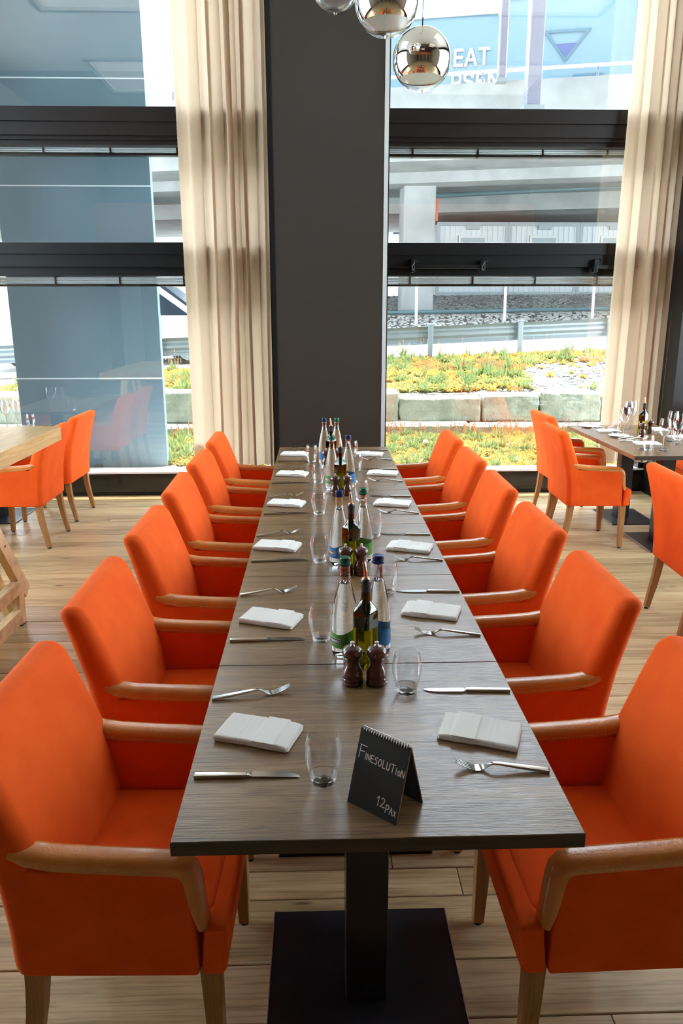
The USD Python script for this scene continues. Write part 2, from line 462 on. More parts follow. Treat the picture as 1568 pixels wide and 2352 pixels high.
# glazed side walls: low parapet, posts, panes and lintel
for side, xa in (('left', X0 - 0.2), ('right', X1)):
    w = thing('wall_' + side, kind='structure')
    part(w, 'parapet', bx(xa, xa + 0.2, 1.9, 7.42, -0.06, 0.45), 'frame_dark', smooth=False)
    part(w, 'surface', bx(xa, xa + 0.2, YB, 1.9, -0.06, CEIL_Z), 'wall_cream', smooth=False)
    part(w, 'lintel', bx(xa, xa + 0.2, 1.9, 7.42, 4.95, CEIL_Z), 'frame_dark', smooth=False)
    for yy in (1.9, 4.55, 7.22):
        part(w, 'window_post', bx(xa + 0.04, xa + 0.16, yy, yy + 0.16, 0.45, 4.95), 'frame_dark', smooth=False)
    part(w, 'pane', bx(xa + 0.096, xa + 0.104, 1.9, 7.3, 0.45, 4.95), 'window_glass', smooth=False)
wb = thing('wall_back', kind='structure')
part(wb, 'surface', bx(X0, X1, YB - 0.2, YB, -0.06, CEIL_Z), 'wall_brown', smooth=False)
part(wb, 'painted_band', bx(X0, X1, YB, YB + 0.5, 3.3, 4.2), 'orange_paint', smooth=False)
for x in (-4.6, -2.3, 0.0, 2.3, 4.6):
    part(wb, 'pilaster', bx(x - 0.25, x + 0.25, YB, YB + 0.08, 0.0, 3.3), 'wall_cream', smooth=False)
for i, (lx, ly) in enumerate([(-2.6, 4.6), (2.8, 4.6), (-2.6, 1.0), (2.8, 1.0), (0.1, -2.6)]):
    cl = thing('ceiling_light', 'square flush ceiling light panel, %s' % ['over the left tables by the windows', 'over the right tables by the windows', 'left of the long table behind the viewer', 'right of the long table behind the viewer', 'farthest from the windows'][i], 'ceiling light', (lx, ly, CEIL_Z))
    part(cl, 'frame', cat(bx(-0.86, 0.86, -0.86, -0.80, -0.04, 0), bx(-0.86, 0.86, 0.80, 0.86, -0.04, 0), bx(-0.86, -0.80, -0.8, 0.8, -0.04, 0), bx(0.80, 0.86, -0.8, 0.8, -0.04, 0)), 'brushed_alu', smooth=False)

# columns between the windows
for i, (a, b) in enumerate(COLS):
    a, b = max(a, X0), min(b, X1)
    c = thing('column_%d' % (i + 1), kind='structure')
    part(c, 'cladding', bx(a, b, Y_COL, 7.42, 0.0, CEIL_Z, 0.004), 'column_paint' if i != 2 else 'frame_black')
    for xe in (a, b):
        if X0 < xe < X1:
            s = 1 if xe == b else -1
            part(c, 'corner_strip', bx(min(xe - s * 0.032, xe + s * 0.003), max(xe - s * 0.032, xe + s * 0.003), Y_COL - 0.004, Y_COL + 0.03, 0.0, CEIL_Z), 'strip_grey' if (i == 0 and s > 0) else 'frame_black', smooth=False)

# window bays: panes, transoms, rolled-up slat blinds, plinth
Z_SILL = 0.235
PANES = [(Z_SILL + 0.02, 2.045), (2.345, 3.135), (3.435, CEIL_Z)]
BAYS = [(-3.25, -0.385), (0.595, 3.20), (-5.2, -4.23), (4.18, 5.2)]
for wi, (a, b) in enumerate(BAYS):
    w = thing('window_%d' % (wi + 1), kind='structure')
    part(w, 'plinth', bx(a, b, 7.24, 7.40, 0.0, Z_SILL - 0.02), 'plinth_gloss', smooth=False)
    part(w, 'sill', bx(a, b, 7.21, 7.40, Z_SILL - 0.02, Z_SILL, 0.003), 'blind_alu')
    part(w, 'plinth_foot', bx(a, b, 7.225, 7.24, 0.0, 0.03), 'frame_black', smooth=False)
    for xe, s in ((a, 1), (b, -1)):
        part(w, 'jamb', bx(min(xe, xe + s * 0.055), max(xe, xe + s * 0.055), 7.22, 7.40, Z_SILL, CEIL_Z, 0.003), 'frame_dark')
    for k, (z0, z1) in enumerate(PANES):
        part(w, 'pane', bx(a + 0.03, b - 0.03, Y_GLASS - 0.004, Y_GLASS + 0.004, z0 - 0.02, z1 + 0.02), 'window_glass', smooth=False)
    # upper transom: stepped brown box
    part(w, 'transom', cat(bx(a, b, 7.12, 7.40, 3.30, 3.415, 0.004), bx(a, b, 7.14, 7.40, 3.195, 3.302, 0.004), bx(a, b, 7.17, 7.40, 3.165, 3.197, 0.003), bx(a, b, 7.20, 7.40, 3.13, 3.167, 0.003)), 'frame_dark', label='upper brown-black transom')
    part(w, 'transom', cat(bx(a, b, 7.12, 7.40, 2.225, 2.325, 0.004), bx(a, b, 7.14, 7.40, 2.118, 2.228, 0.004), bx(a, b, 7.19, 7.40, 2.045, 2.12, 0.003)), 'frame_black', label='lower black transom')
    for z in (3.415, 2.325):
        part(w, 'glazing_bead', bx(a, b, 7.275, 7.29, z, z + 0.014), 'blind_alu', smooth=False)
    for z0, z1 in ((3.068, 3.133), (1.958, 2.046)):
        bl = part(w, 'blind', cat([bx(a + 0.06, b - 0.06, 7.32, 7.395, z, z + 0.0115, 0.004) for z in np.arange(z0 + 0.024, z1 - 0.008, 0.0145)]), 'blind_alu', smooth=False, label='raised outside blind of stacked aluminium slats')
        part(bl, 'bottom_rail', bx(a + 0.06, b - 0.06, 7.318, 7.398, z0, z0 + 0.020, 0.004), 'frame_dark')
        x = a + 0.27
        while x < b - 0.1:
            part(bl, 'ladder_clip', bx(x - 0.007, x + 0.007, 7.312, 7.40, z0, z1), 'frame_dark', smooth=False)
            x += 0.585
    if wi == 1:
        for (hx0, hx1) in ((0.86, 1.49), (2.52, 2.90)):
            h = part(w, 'opener_bar', cat(bx(hx0, hx1, 7.085, 7.105, 2.10, 2.135, 0.006), bx(hx0 - 0.02, hx0 + 0.015, 7.07, 7.15, 2.07, 2.185, 0.006), bx(hx1 - 0.015, hx1 + 0.02, 7.07, 7.15, 2.085, 2.18, 0.006)), 'frame_black', label='black window opener bar with end brackets')
            for hx in (hx0, hx1):
                part(h, 'bracket', cat(tube([(hx, 7.10, 2.18), (hx + 0.012, 7.07, 2.155), (hx - 0.012, 7.065, 2.12), (hx, 7.07, 2.085)], 0.006), tube([(hx + 0.03, 7.10, 2.19), (hx + 0.036, 7.07, 2.165)], 0.007)), 'black_steel')
# strip of wall above panes
single('wall_front', bx(-28, 28, 7.42, 7.60, CEIL_Z - 0.05, 24.0), 'frame_dark', None, None, kind='structure', smooth=False)


# curtains
def curtain(x0, x1, yc, seed, z0, z1, amp, per, lead):
    """Pleated cloth; 'lead' metres at the window-side edge hang almost flat."""
    r = np.random.default_rng(seed)
    n = int((x1 - x0) / 0.0042)
    t = np.linspace(0, 1, n)
    s = t * (x1 - x0)
    ph = np.cumsum(1 + 0.45 * np.interp(s, np.linspace(0, s[-1], 24), r.uniform(-1, 1, 24))) / n * (x1 - x0) / per * 2 * PI
    a = amp * np.clip((s - lead * 0.35) / lead, 0.12, 1) * (1 + 0.35 * np.interp(s, np.linspace(0, s[-1], 17), r.uniform(-1, 1, 17)))
    zs = np.linspace(z0, z1, 40)
    rows = []
    for z in zs:
        f = (z - z0) / (z1 - z0)
        sway = 0.012 * np.sin(3.1 * f + seed) * np.sin(ph * 0.31 + 1.3 * f)
        xx = x0 + s + a * 0.55 * np.sin(2 * ph + 0.5) * (0.9 + 0.2 * f) + sway
        yy = yc + a * np.sin(ph + 0.25 * math.sin(2 * f + seed)) * (1.08 - 0.16 * f)
        rows.append(np.stack([xx, yy, np.full(n, z)], 1))
    rows[0][:, 2] += 0.004 * np.sin(ph)
    V = np.vstack(rows)
    idx = np.arange(len(zs) * n).reshape(len(zs), n)
    q = np.stack([idx[:-1, :-1], idx[:-1, 1:], idx[1:, 1:], idx[1:, :-1]], -1).reshape(-1, 4)
    return V, q


for nm, lab, x0, x1, seed in (('left', 'tall beige voile curtain gathered left of the dark column', -1.165, -0.40, 3), ('right', 'tall beige voile curtain right of the window with the flower bank', 2.66, 3.27, 5)):
    c = thing('curtain', lab, 'curtain')
    part(c, 'cloth', curtain(x0, x1, 7.03, seed, 0.335, CEIL_Z - 0.03, 0.055, 0.150, 0.16), 'curtain_voile', smooth=True)
    part(c, 'hem_band', curtain(x0 + 0.004, x0 + 0.15, 7.045, seed, 0.335, 0.53, 0.01, 0.11, 0.2), 'curtain_voile', smooth=True)
    part(c, 'rail', bx(x0 - 0.3, x1 + 0.02, 7.015, 7.045, CEIL_Z - 0.03, CEIL_Z - 0.002), 'brushed_alu', smooth=False)

# ================================================================ CHAIRS
def rear_u(z):
    return np.interp(z, [0.32, 0.45, 0.55, 0.65, 0.75, 0.82, 0.88], [0.0, -0.004, -0.014, -0.033, -0.060, -0.080, -0.100])


def make_chair():
    t = thing('armchair', None, 'chair')
    U = -0.23

    # backrest: one padded slab, raked and slightly tapering
    b = rbox(1.0, 0.55, 0.558, 0.035, 4, (2, 6, 12))
    v = b.vertices.copy()
    co = np.clip(v, [-0.465, -0.24, -0.244], [0.465, 0.24, 0.244])      # square up the bottom edge
    dh = (v - co)[:, :2]
    ln = np.linalg.norm(dh, axis=1, keepdims=True)
    lowv = (v[:, 2] < -0.2441) & (ln[:, 0] > 1e-6)
    v[lowv, :2] = co[lowv, :2] + (dh / np.maximum(ln, 1e-9) * (0.035 - 0.18 * (0.035 - ln)))[lowv]
    v[:, 2] += 0.335 + 0.558 / 2
    th = np.interp(v[:, 2], [0.335, 0.6, 0.88], [0.120, 0.105, 0.082])
    fil = np.clip((v[:, 0] + 0.5) * 0 + v[:, 0], -0.5, 0.5)
    # keep the fillets round: rebuild thickness from the distance to the faces
    off = np.where(fil > 0, th / 2 - (0.5 - fil), -(th / 2) + (0.5 + fil))
    off = np.where(np.abs(fil) < 0.46, fil / 0.465 * (th / 2 - 0.035), off)
    crown = 0.010 * np.cos(np.clip(v[:, 1] / 0.275, -1, 1) * PI / 2) * (off > 0) * np.clip((v[:, 2] - 0.45) / 0.1, 0, 1) * np.clip((0.86 - v[:, 2]) / 0.06, 0, 1)
    v[:, 0] = U + rear_u(v[:, 2]) + th / 2 + off + crown
    v[:, 1] *= np.interp(v[:, 2], [0.6, 0.88], [1.0, 0.965])
    b.vertices = v
    part(t, 'backrest', b, 'orange_felt', smooth=40)
    # seat: cushion between the arms + full-width front apron
    c = rbox(0.39, 0.445, 0.135, 0.022, 3, (8, 8, 1))
    v = c.vertices
    bulge = 0.016 * np.cos(v[:, 0] / 0.195 * PI / 2 * 0.95) * np.cos(v[:, 1] / 0.2225 * PI / 2 * 0.95)
    v[:, 2] += np.where(v[:, 2] > 0, bulge, 0)
    c.vertices = v + (U + 0.25, 0, 0.395)
    part(t, 'seat', c, 'orange_felt', smooth=40)
    a = rbox(0.056, 0.546, 0.128, 0.016, 3, (1, 4, 1), loc=(U + 0.436, 0, 0.397))
    v = a.vertices
    v[:, 0] += (v[:, 2] - 0.335) * 0.10
    a.vertices = v
    part(t, 'seat_front', a, 'orange_felt', smooth=40)
    for s in (1, -1):
        yc = s * 0.2475
        p = rbox(0.366, 0.053, 0.272, 0.008, 2, (4, 1, 4), loc=(U + 0.223, yc, 0.335 + 0.136))
        v = p.vertices
        v[:, 0] -= np.where(v[:, 0] > U + 0.36, (v[:, 2] - 0.335) * 0.03, 0)
        p.vertices = v
        part(t, 'side_panel', p, 'orange_felt', smooth=40)
        # leather strip over the arm and down its front
        path = [(0.028, 0.652), (0.06, 0.640), (0.11, 0.631), (0.21, 0.624), (0.31, 0.619), (0.365, 0.616), (0.388, 0.608), (0.402, 0.592), (0.408, 0.57), (0.412, 0.53), (0.416, 0.49), (0.420, 0.455)]
        scl = [0.6, 0.9, 1, 1, 1, 1, 1, 1, 0.95, 0.85, 0.7, 0.4]
        sec = np.array([(-0.0275, -0.024), (-0.0298, -0.010), (-0.0285, 0.000), (-0.021, 0.008), (-0.01, 0.0115), (0.01, 0.0115), (0.021, 0.008), (0.0285, 0.000), (0.0298, -0.010), (0.0275, -0.024)])
        pts = np.array([(U + u, yc, z) for u, z in path])
        tan = np.gradient(pts, axis=0)
        nrm = np.stack([-tan[:, 2], np.zeros(len(pts)), tan[:, 0]], 1)
        secs = [np.stack([sec[:, 0] * (0.9 + 0.1 * k), np.where(sec[:, 1] < 0, sec[:, 1] * k, sec[:, 1])], 1) for k in scl]
        ar = part(t, 'armrest', sweep(pts, secs, nrm), 'tan_leather', smooth=50, label='tan leather strip over the arm')
        st = []
        nn = nrm / np.linalg.norm(nrm, axis=1, keepdims=True)
        for side in (1, -1):
            for k in range(1, 6):
                m_ = 9 if k > 1 else 4
                for q in range(m_):
                    f0, f1 = q / m_, (q + 0.6) / m_
                    P0, P1 = [pts[k] * (1 - f) + pts[k + 1] * f - (nn[k] * (1 - f) + nn[k + 1] * f) * 0.0150 + (0, side * 0.0291, 0) for f in (f0, f1)]
                    st.append(tube([P0, P1], 0.0007, 4))
        part(ar, 'stitching', cat(st), 'thread', smooth=False, kind='stuff')
    for s in (1, -1):
        yy = s * 0.232
        fr = part(t, 'leg', sweep([(U + 0.425, yy, 0.345), (U + 0.429, yy, 0.18), (U + 0.433, yy, 0.010)], [rect(0.046, 0.046, 0.004), rect(0.040, 0.040, 0.004), rect(0.031, 0.031, 0.004)], [(1, 0, 0)] * 3), 'chair_oak', smooth=30)
        part(fr, 'glide', lathe([(0, 0), (0.013, 0), (0.013, 0.012), (0, 0.012)], 12, (U + 0.433, yy, 0)), 'black_plastic')
        pz = [(0.040, 0.345), (0.036, 0.28), (0.028, 0.21), (0.016, 0.14), (0.002, 0.07), (-0.008, 0.010)]
        re = part(t, 'leg', sweep([(U + u, yy, z) for u, z in pz], [rect(k, k, 0.004) for k in (0.046, 0.044, 0.041, 0.038, 0.034, 0.031)], [(1, 0, 0)] * 6), 'chair_oak', smooth=30)
        part(re, 'glide', lathe([(0, 0), (0.013, 0), (0.013, 0.012), (0, 0.012)], 12, (U - 0.008, yy, 0)), 'black_plastic')
    return t


chairs = Repeat(make_chair())
LONG_L, LONG_R = 'armchairs along the left side of the long table', 'armchairs along the right side of the long table'
NTH = ['at the chalk-sign end', 'second from the chalk-sign end', 'third from the chalk-sign end', 'fourth from the chalk-sign end', 'second from the dark column', 'nearest the dark column']
LCH = [(-0.437, 1.612, -1.5), (-0.440, 2.335, 0.5), (-0.435, 3.07, -0.5), (-0.44, 3.80, 1.0), (-0.432, 4.50, -0.5), (-0.43, 5.235, 0.5)]
RCH = [(0.660, 1.590, 181.0), (0.652, 2.350, 179.5), (0.657, 3.075, 180.5), (0.652, 3.80, 179.5), (0.655, 4.53, 180.5), (0.656, 5.26, 180.0)]
for k in range(6):
    chairs.put((LCH[k][0], LCH[k][1], 0), LCH[k][2], 'orange armchair on the left side of the long table, %s' % NTH[k], LONG_L)
    chairs.put((RCH[k][0], RCH[k][1], 0), RCH[k][2], 'orange armchair on the right side of the long table, %s' % NTH[k], LONG_R)
chairs.put((2.205, 6.41, 0), 1.0, 'orange armchair at the right window table, back turned to us, closest to the window', 'armchairs at the right window table')
chairs.put((2.066, 5.625, 0), -1.0, 'orange armchair at the right window table, back turned, in front of another', 'armchairs at the right window table')
chairs.put((2.195, 3.955, 0), -2.0, 'orange armchair cut off by the right edge of the picture, back turned', 'armchairs at the right window table')
chairs.put((3.24, 5.52, 0), 180, 'orange armchair on the far side of the right window table, nearer the viewer', 'armchairs at the right window table')
chairs.put((3.26, 6.27, 0), 180, 'orange armchair on the far side of the right window table, by the curtain', 'armchairs at the right window table')
chairs.put((-2.28, 5.755, 0), 180.5, 'orange armchair half hidden behind the tall light oak table', 'armchairs at the left window table')
chairs.put((-2.30, 6.525, 0), 179.0, 'orange armchair at the left window table, closest to the glass', 'armchairs at the left window table')
for k, (x, y) in enumerate([(-3.35, 5.70), (-3.35, 6.42)]):
    chairs.put((x, y, 0), 0, 'orange armchair on the far side of the left window table, %s' % ['nearer the tall oak table', 'by the glass'][k], 'armchairs at the left window table')


# ================================================================ TABLES
def make_table(w, d, bw=0.505, bo=0.0):
    """Pedestal table: top w (x) by d (y), on a square post over a steel plate."""
    t = thing('dining_table', None, 'table')
    part(t, 'tabletop', rbox(w, d - 0.003, 0.031, 0.0018, 2, (1, 1, 1), loc=(0, 0, 0.7345)), 'table_oak', smooth=40)
    ew, ed = w / 2, (d - 0.003) / 2
    for s in (-1, 1):
        part(t, 'edge_band', bx(-ew - 0.0004, ew + 0.0004, min(s * (ed - 0.001), s * (ed + 0.0005)), max(s * (ed - 0.001), s * (ed + 0.0005)), 0.7195, 0.7488), 'table_edge', smooth=False, label='darker edge band')
    part(t, 'top_bracket', bx(-0.2, 0.2, -0.19, 0.19, 0.709, 0.719), 'black_steel', smooth=False)
    part(t, 'post', rbox(0.105, 0.105, 0.70, 0.004, 2, loc=(0, 0, 0.36)), 'black_steel', smooth=40)
    base = part(t, 'base_plate', rbox(bw, 0.505, 0.011, 0.0015, 1, loc=(bo, 0, 0.0055)), 'black_steel', smooth=40)
    for s in (-1, 1):
        part(base, 'edge_strip', bx(bo + min(s * (bw / 2 - 0.002), s * (bw / 2 + 0.001)), bo + max(s * (bw / 2 - 0.002), s * (bw / 2 + 0.001)), -0.2525, 0.2525, 0.001, 0.0122), 'brushed_alu', smooth=False)
    return t


SEAMS = [1.239, 1.986, 2.737, 3.462, 4.182, 4.893, 5.597]
XT = 0.1105
tables = {}
for k in range(6):
    d = round(SEAMS[k + 1] - SEAMS[k], 3)
    t = make_table(0.80, d)
    move(t, (XT, (SEAMS[k] + SEAMS[k + 1]) / 2, 0), 0)
    tag(t, 'brown oak pedestal table in the long row, %s' % NTH[k], None, 'tables pushed together into the long table')
T2 = Repeat(make_table(0.80, 0.742, 0.38, 0.025))
RT = 'tables of the right window group'
T2.put((2.613, 5.512, 0), 0, 'brown oak table at the right window group, nearer the viewer', RT)
T2.put((2.613, 6.256, 0), 0, 'brown oak table at the right window group, nearer the window', RT)
T2.put((2.65, 3.98, 0), 0, 'brown oak table outside the picture, before the cut-off armchair', RT)
T2.put((-2.78, 5.72, 0), 0, 'brown oak table behind the tall light oak table', 'tables of the left window group')
T2.put((-2.78, 6.47, 0), 0, 'brown oak table at the left by the glass with two wine glasses', 'tables of the left window group')

# tall light-oak table on folding trestles
t = thing('trestle_table', 'tall light oak table on slanted wooden trestles at the left edge', 'table')
part(t, 'tabletop', rbox(1.0, 2.3, 0.092, 0.003, 2, loc=(-2.205, 3.885, 0.954)), 'light_oak', smooth=40)
for xs, nm in ((-1.715, 'near'), (-2.65, 'far')):
    fr = part(t, 'trestle_rail', bx(xs - 0.024, xs + 0.024, 2.86, 4.06, 0.018, 0.098, 0.004), 'trestle_pine')
    part(t, 'trestle_rail', bx(xs - 0.026, xs + 0.026, 2.92, 4.13, 0.188, 0.262, 0.006), 'trestle_pine')
    for y0, y1, s in ((4.10, 3.72, 1), (2.86, 3.24, -1)):
        part(t, 'leg', sweep([(xs, y0 - s * 0.02, 0.006), (xs - 0.004, y0, 0.21)], [rect(0.045, 0.075, 0.004)] * 2, [(0, s, 0)] * 2), 'trestle_pine')
        lg = part(t, 'leg', sweep([(xs - 0.002, y0 + s * 0.085, 0.16), (xs - 0.03, y1, 0.91)], [rect(0.045, 0.085, 0.004)] * 2, [(0, s, 0.3)] * 2), 'trestle_pine')
        part(lg, 'bolt', cat([lathe([(0, 0), (0.006, 0), (0.006, 0.004), (0, 0.004)], 8).apply_transform(trimesh.transformations.rotation_matrix(PI / 2, [0, 1, 0])).apply_translation((xs + 0.018 - 0.026 * f, y0 + s * 0.085 + (y1 - y0 - s * 0.085) * f, 0.16 + 0.75 * f)) for f in (0.12, 0.45, 0.8)]), 'black_steel')
        part(t, 'leg', sweep([(xs - 0.07, y0 + s * 0.03, 0.02), (xs - 0.09, y1, 0.91)], [rect(0.040, 0.07, 0.004)] * 2, [(0, s, 0.3)] * 2), 'trestle_pine')
        part(t, 'foot', bx(xs - 0.022, xs + 0.022, y0 - 0.05, y0 + 0.01, 0.0, 0.018), 'black_plastic', smooth=False)


# ================================================================ TABLEWARE
TZ = 0.75


def make_tumbler():
    t = thing('tumbler', None, 'glass')
    out = [(0.0255, 0.004), (0.029, 0.018), (0.0345, 0.038), (0.0385, 0.058), (0.0395, 0.072), (0.0385, 0.088), (0.0355, 0.104), (0.0335, 0.113)]
    inn = [(r - 0.0013, z) for r, z in out[::-1] if z > 0.016]
    part(t, 'bowl', lathe(out[1:] + [(0.0329, 0.1138)] + inn, 40), 'thin_glass', smooth=60)
    n = 40
    base = lathe([(0, 0.0), (0.021, 0.0), (0.0255, 0.003), (0.0288, 0.018), (0.0275, 0.021), (0.022, 0.014), (0.012, 0.0105), (0, 0.0098)], n)
    v = base.vertices
    a = np.arctan2(v[:, 1], v[:, 0])
    k = 1 + 0.06 * np.cos(a * 8) * np.clip((0.016 - v[:, 2]) / 0.01, 0, 1)
    base.vertices = np.stack([v[:, 0] * k, v[:, 1] * k, v[:, 2]], 1)
    part(t, 'base', base, 'glass_solid', smooth=50, label='thick clear glass bottom')
    return t


def make_wineglass():
    t = thing('wine_glass', None, 'glass')
    out = [(0.0045, 0.105), (0.016, 0.112), (0.030, 0.128), (0.040, 0.150), (0.0425, 0.170), (0.040, 0.200), (0.035, 0.228), (0.033, 0.236)]
    part(t, 'bowl', lathe(out + [(0.0325, 0.2362)] + [(max(r - 0.001, 0), z + 0.001) for r, z in out[::-1]], 36), 'thin_glass', smooth=60)
    part(t, 'stem', lathe([(0, 0.004), (0.012, 0.005), (0.0055, 0.012), (0.0038, 0.03), (0.0038, 0.085), (0.0055, 0.1), (0.0045, 0.106), (0, 0.107)], 16), 'glass_solid', smooth=60)
    part(t, 'foot', lathe([(0, 0), (0.036, 0), (0.0365, 0.0015), (0.02, 0.0035), (0.008, 0.006), (0, 0.006)], 36), 'glass_solid', smooth=60)
    return t


def wrap(mesh, R, ang0, z0):
    """Bends flat lettering (x, y, thin z) round a cylinder of radius R."""
    v = mesh.vertices.copy()
    a = ang0 + v[:, 0] / R
    rr = R + v[:, 2]
    mesh.vertices = np.stack([rr * np.cos(a), rr * np.sin(a), z0 + v[:, 1]], 1)
    return mesh


def make_water(kind):
    t = thing('water_bottle', None, 'bottle')
    body = [(0, 0.003), (0.030, 0.0), (0.0365, 0.003), (0.0385, 0.012), (0.0390, 0.03), (0.0390, 0.10), (0.0375, 0.13), (0.0335, 0.16), (0.0275, 0.19), (0.0215, 0.213), (0.0178, 0.226)]
    part(t, 'body', lathe(body + [(0, 0.2265)], 40), 'water_solid', smooth=60, label='clear glass body full of water')
    neck = [(0.0180, 0.2265), (0.0158, 0.240), (0.0146, 0.256), (0.0142, 0.272), (0.0155, 0.276), (0.0155, 0.280)]
    part(t, 'neck', lathe(neck + [(r - 0.0018, z) for r, z in neck[::-1]], 28), 'thin_glass', smooth=60)
    capm = 'cap_green' if kind == 'green' else 'cap_blue'
    prof = [(0, 0.278), (0.0172, 0.278), (0.0176, 0.280), (0.0176, 0.284), (0.0158, 0.286), (0.0162, 0.287), (0.0162, 0.2895), (0.0156, 0.2902), (0.0162, 0.291), (0.0162, 0.299), (0.0148, 0.302), (0, 0.3025)]
    part(t, 'cap', lathe(prof, 28), capm, smooth=40, label='dark %s screw cap' % kind)
    # wrap-round label with a swooping top edge, and its lettering
    R, a0, a1, n = 0.0394, -1.75, 1.75, 44
    an = np.linspace(a0, a1, n)
    top = 0.075 + 0.012 * np.sin(an * 1.1 - 0.4) ** 2 + 0.004 * an
    bot = 0.030 + 0.004 * np.cos(an * 1.0)
    V, Q = [], []
    for rr in (R, R - 0.0003):
        for z in (bot, top):
            V.append(np.stack([rr * np.cos(an), rr * np.sin(an), z], 1))
    for i in range(n - 1):
        Q += [(i, i + 1, n + i + 1, n + i), (n * 2 + i + 1, n * 2 + i, n * 3 + i, n * 3 + i + 1), (n + i, n + i + 1, n * 3 + i + 1, n * 3 + i)]
    lb = part(t, 'label', (np.vstack(V), np.array(Q)), 'label_green' if kind == 'green' else 'label_blue', smooth=True, label='%s paper label' % kind)
    fld = lambda w, h, d: wrap(rbox(w, h, d, 0.0001, 1, (16, 1, 1)), R, 0, 0.0545)
    part(lb, 'cartouche_edge', fld(0.0435, 0.0175, 0.0006), 'ink_white', smooth=False)
    part(lb, 'cartouche', fld(0.0415, 0.0155, 0.0010), 'ink_navy', smooth=False)
    tx = meshkit.text_mesh('HENNIEZ', 0.0080, 0.0003, bold=True)
    wdt = tx.bounds[1][0] - tx.bounds[0][0]
    tx.apply_scale([0.037 / wdt, 1, 1])
    tx.apply_translation([-0.0185 - tx.bounds[0][0], -0.0040, 0.0006])
    part(lb, 'lettering', wrap(tx, R, 0, 0.0545), 'ink_white', smooth=False)
    fine = [bx(-0.016 + RNG.uniform(0, 0.004), 0.012 + RNG.uniform(-0.004, 0.006), -0.0004, 0.0004, 0, 0.0003) for _ in range(3)]
    part(lb, 'small_print', cat([wrap(mv(m, (0.040, 0, 0)), R, 0, 0.050 + 0.006 * q) for q, m in enumerate(fine)]), 'label_silver', smooth=False)
    return t


def square_sec(w, rr, k=6):
    h = w / 2 - rr
    out = []
    for cx, cy, a0 in ((h, h, 0), (-h, h, 90), (-h, -h, 180), (h, -h, 270)):
        for i in range(k):
            a = math.radians(a0 + 90 * i / (k - 1))
            out.append((cx + rr * math.cos(a), cy + rr * math.sin(a)))
    return np.array(out)


def loft(levels, cap=True):
    """levels: (width, corner radius, z)."""
    secs = [np.column_stack([square_sec(w, min(rr, w / 2 * 0.999)), np.full(24, z)]) for w, rr, z in levels]
    V = np.vstack(secs)
    k, n = 24, len(levels)
    F_ = []
    for i in range(n - 1):
        for j in range(k):
            a0, a1, b0, b1 = i * k + j, i * k + (j + 1) % k, (i + 1) * k + j, (i + 1) * k + (j + 1) % k
            F_ += [(a0, a1, b1), (a0, b1, b0)]
    if cap:
        V = np.vstack([V, secs[0].mean(0), secs[-1].mean(0)])
        for j in range(k):
            F_ += [(n * k, (j + 1) % k, j), (n * k + 1, (n - 1) * k + j, (n - 1) * k + (j + 1) % k)]
    return trimesh.Trimesh(V, F_, process=False)


def make_oil():
    t = thing('oil_bottle', None, 'bottle')
    part(t, 'oil', loft([(0.050, 0.010, 0.002), (0.056, 0.011, 0.006), (0.057, 0.011, 0.02), (0.057, 0.011, 0.105), (0.0565, 0.011, 0.120)]), 'oil_solid', smooth=40, label='olive oil in the lower half')
    up = [(0.0575, 0.0115, 0.1205), (0.0575, 0.0115, 0.160), (0.055, 0.013, 0.170), (0.046, 0.017, 0.182), (0.034, 0.0165, 0.193), (0.028, 0.0139, 0.202), (0.0262, 0.013, 0.215), (0.0262, 0.013, 0.248)]
    o = loft(up, False)
    i = loft([(w - 0.003, rr - 0.001, z) for w, rr, z in up], False)
    i.invert()
    part(t, 'shell', cat(o, i), 'bottle_green_thin', smooth=40, label='green glass shoulder and neck')
    part(t, 'collar', lathe([(0, 0.226), (0.0137, 0.226), (0.0137, 0.240), (0.0148, 0.242), (0.0148, 0.246), (0.0138, 0.247), (0.0148, 0.249), (0.0148, 0.253), (0.0138, 0.254), (0.0146, 0.256), (0.0120, 0.262), (0, 0.263)], 24), 'black_plastic', smooth=30)
    part(t, 'pourer', cat(lathe([(0, 0.258), (0.0115, 0.258), (0.0118, 0.262), (0.006, 0.268), (0, 0.269)], 20), tube([(0, 0, 0.262), (0, 0.001, 0.280), (0, 0.004, 0.296), (0, 0.008, 0.308)], [0.0055, 0.005, 0.0045, 0.0040], 10)), 'copper', smooth=50, label='metal pouring spout')
    return t


def make_mill():
    t = thing('pepper_mill', None, 'mill')
    part(t, 'body', lathe([(0, 0), (0.0285, 0), (0.0290, 0.003), (0.0290, 0.009), (0.0278, 0.010), (0.0278, 0.012), (0.0286, 0.0135), (0.0286, 0.019), (0.0272, 0.021), (0.0284, 0.028), (0.0282, 0.034), (0.0258, 0.044), (0.0205, 0.054), (0.0185, 0.060), (0.0188, 0.066), (0.0205, 0.073), (0.0212, 0.0765), (0.0200, 0.078), (0, 0.078)], 32), 'mill_wood', smooth=40)
    part(t, 'head', lathe([(0, 0.0782), (0.0205, 0.0782), (0.0255, 0.082), (0.0283, 0.089), (0.0280, 0.096), (0.0240, 0.105), (0.0150, 0.1105), (0.008, 0.1115), (0, 0.1115)], 32), 'mill_wood', smooth=50)
    part(t, 'knob', lathe([(0, 0.111), (0.0068, 0.111), (0.0068, 0.114), (0.0040, 0.1155), (0.0040, 0.117), (0.0062, 0.119), (0.0062, 0.1225), (0.0035, 0.1245), (0, 0.1248)], 16), 'steel', smooth=40, label='steel finial')
    return t


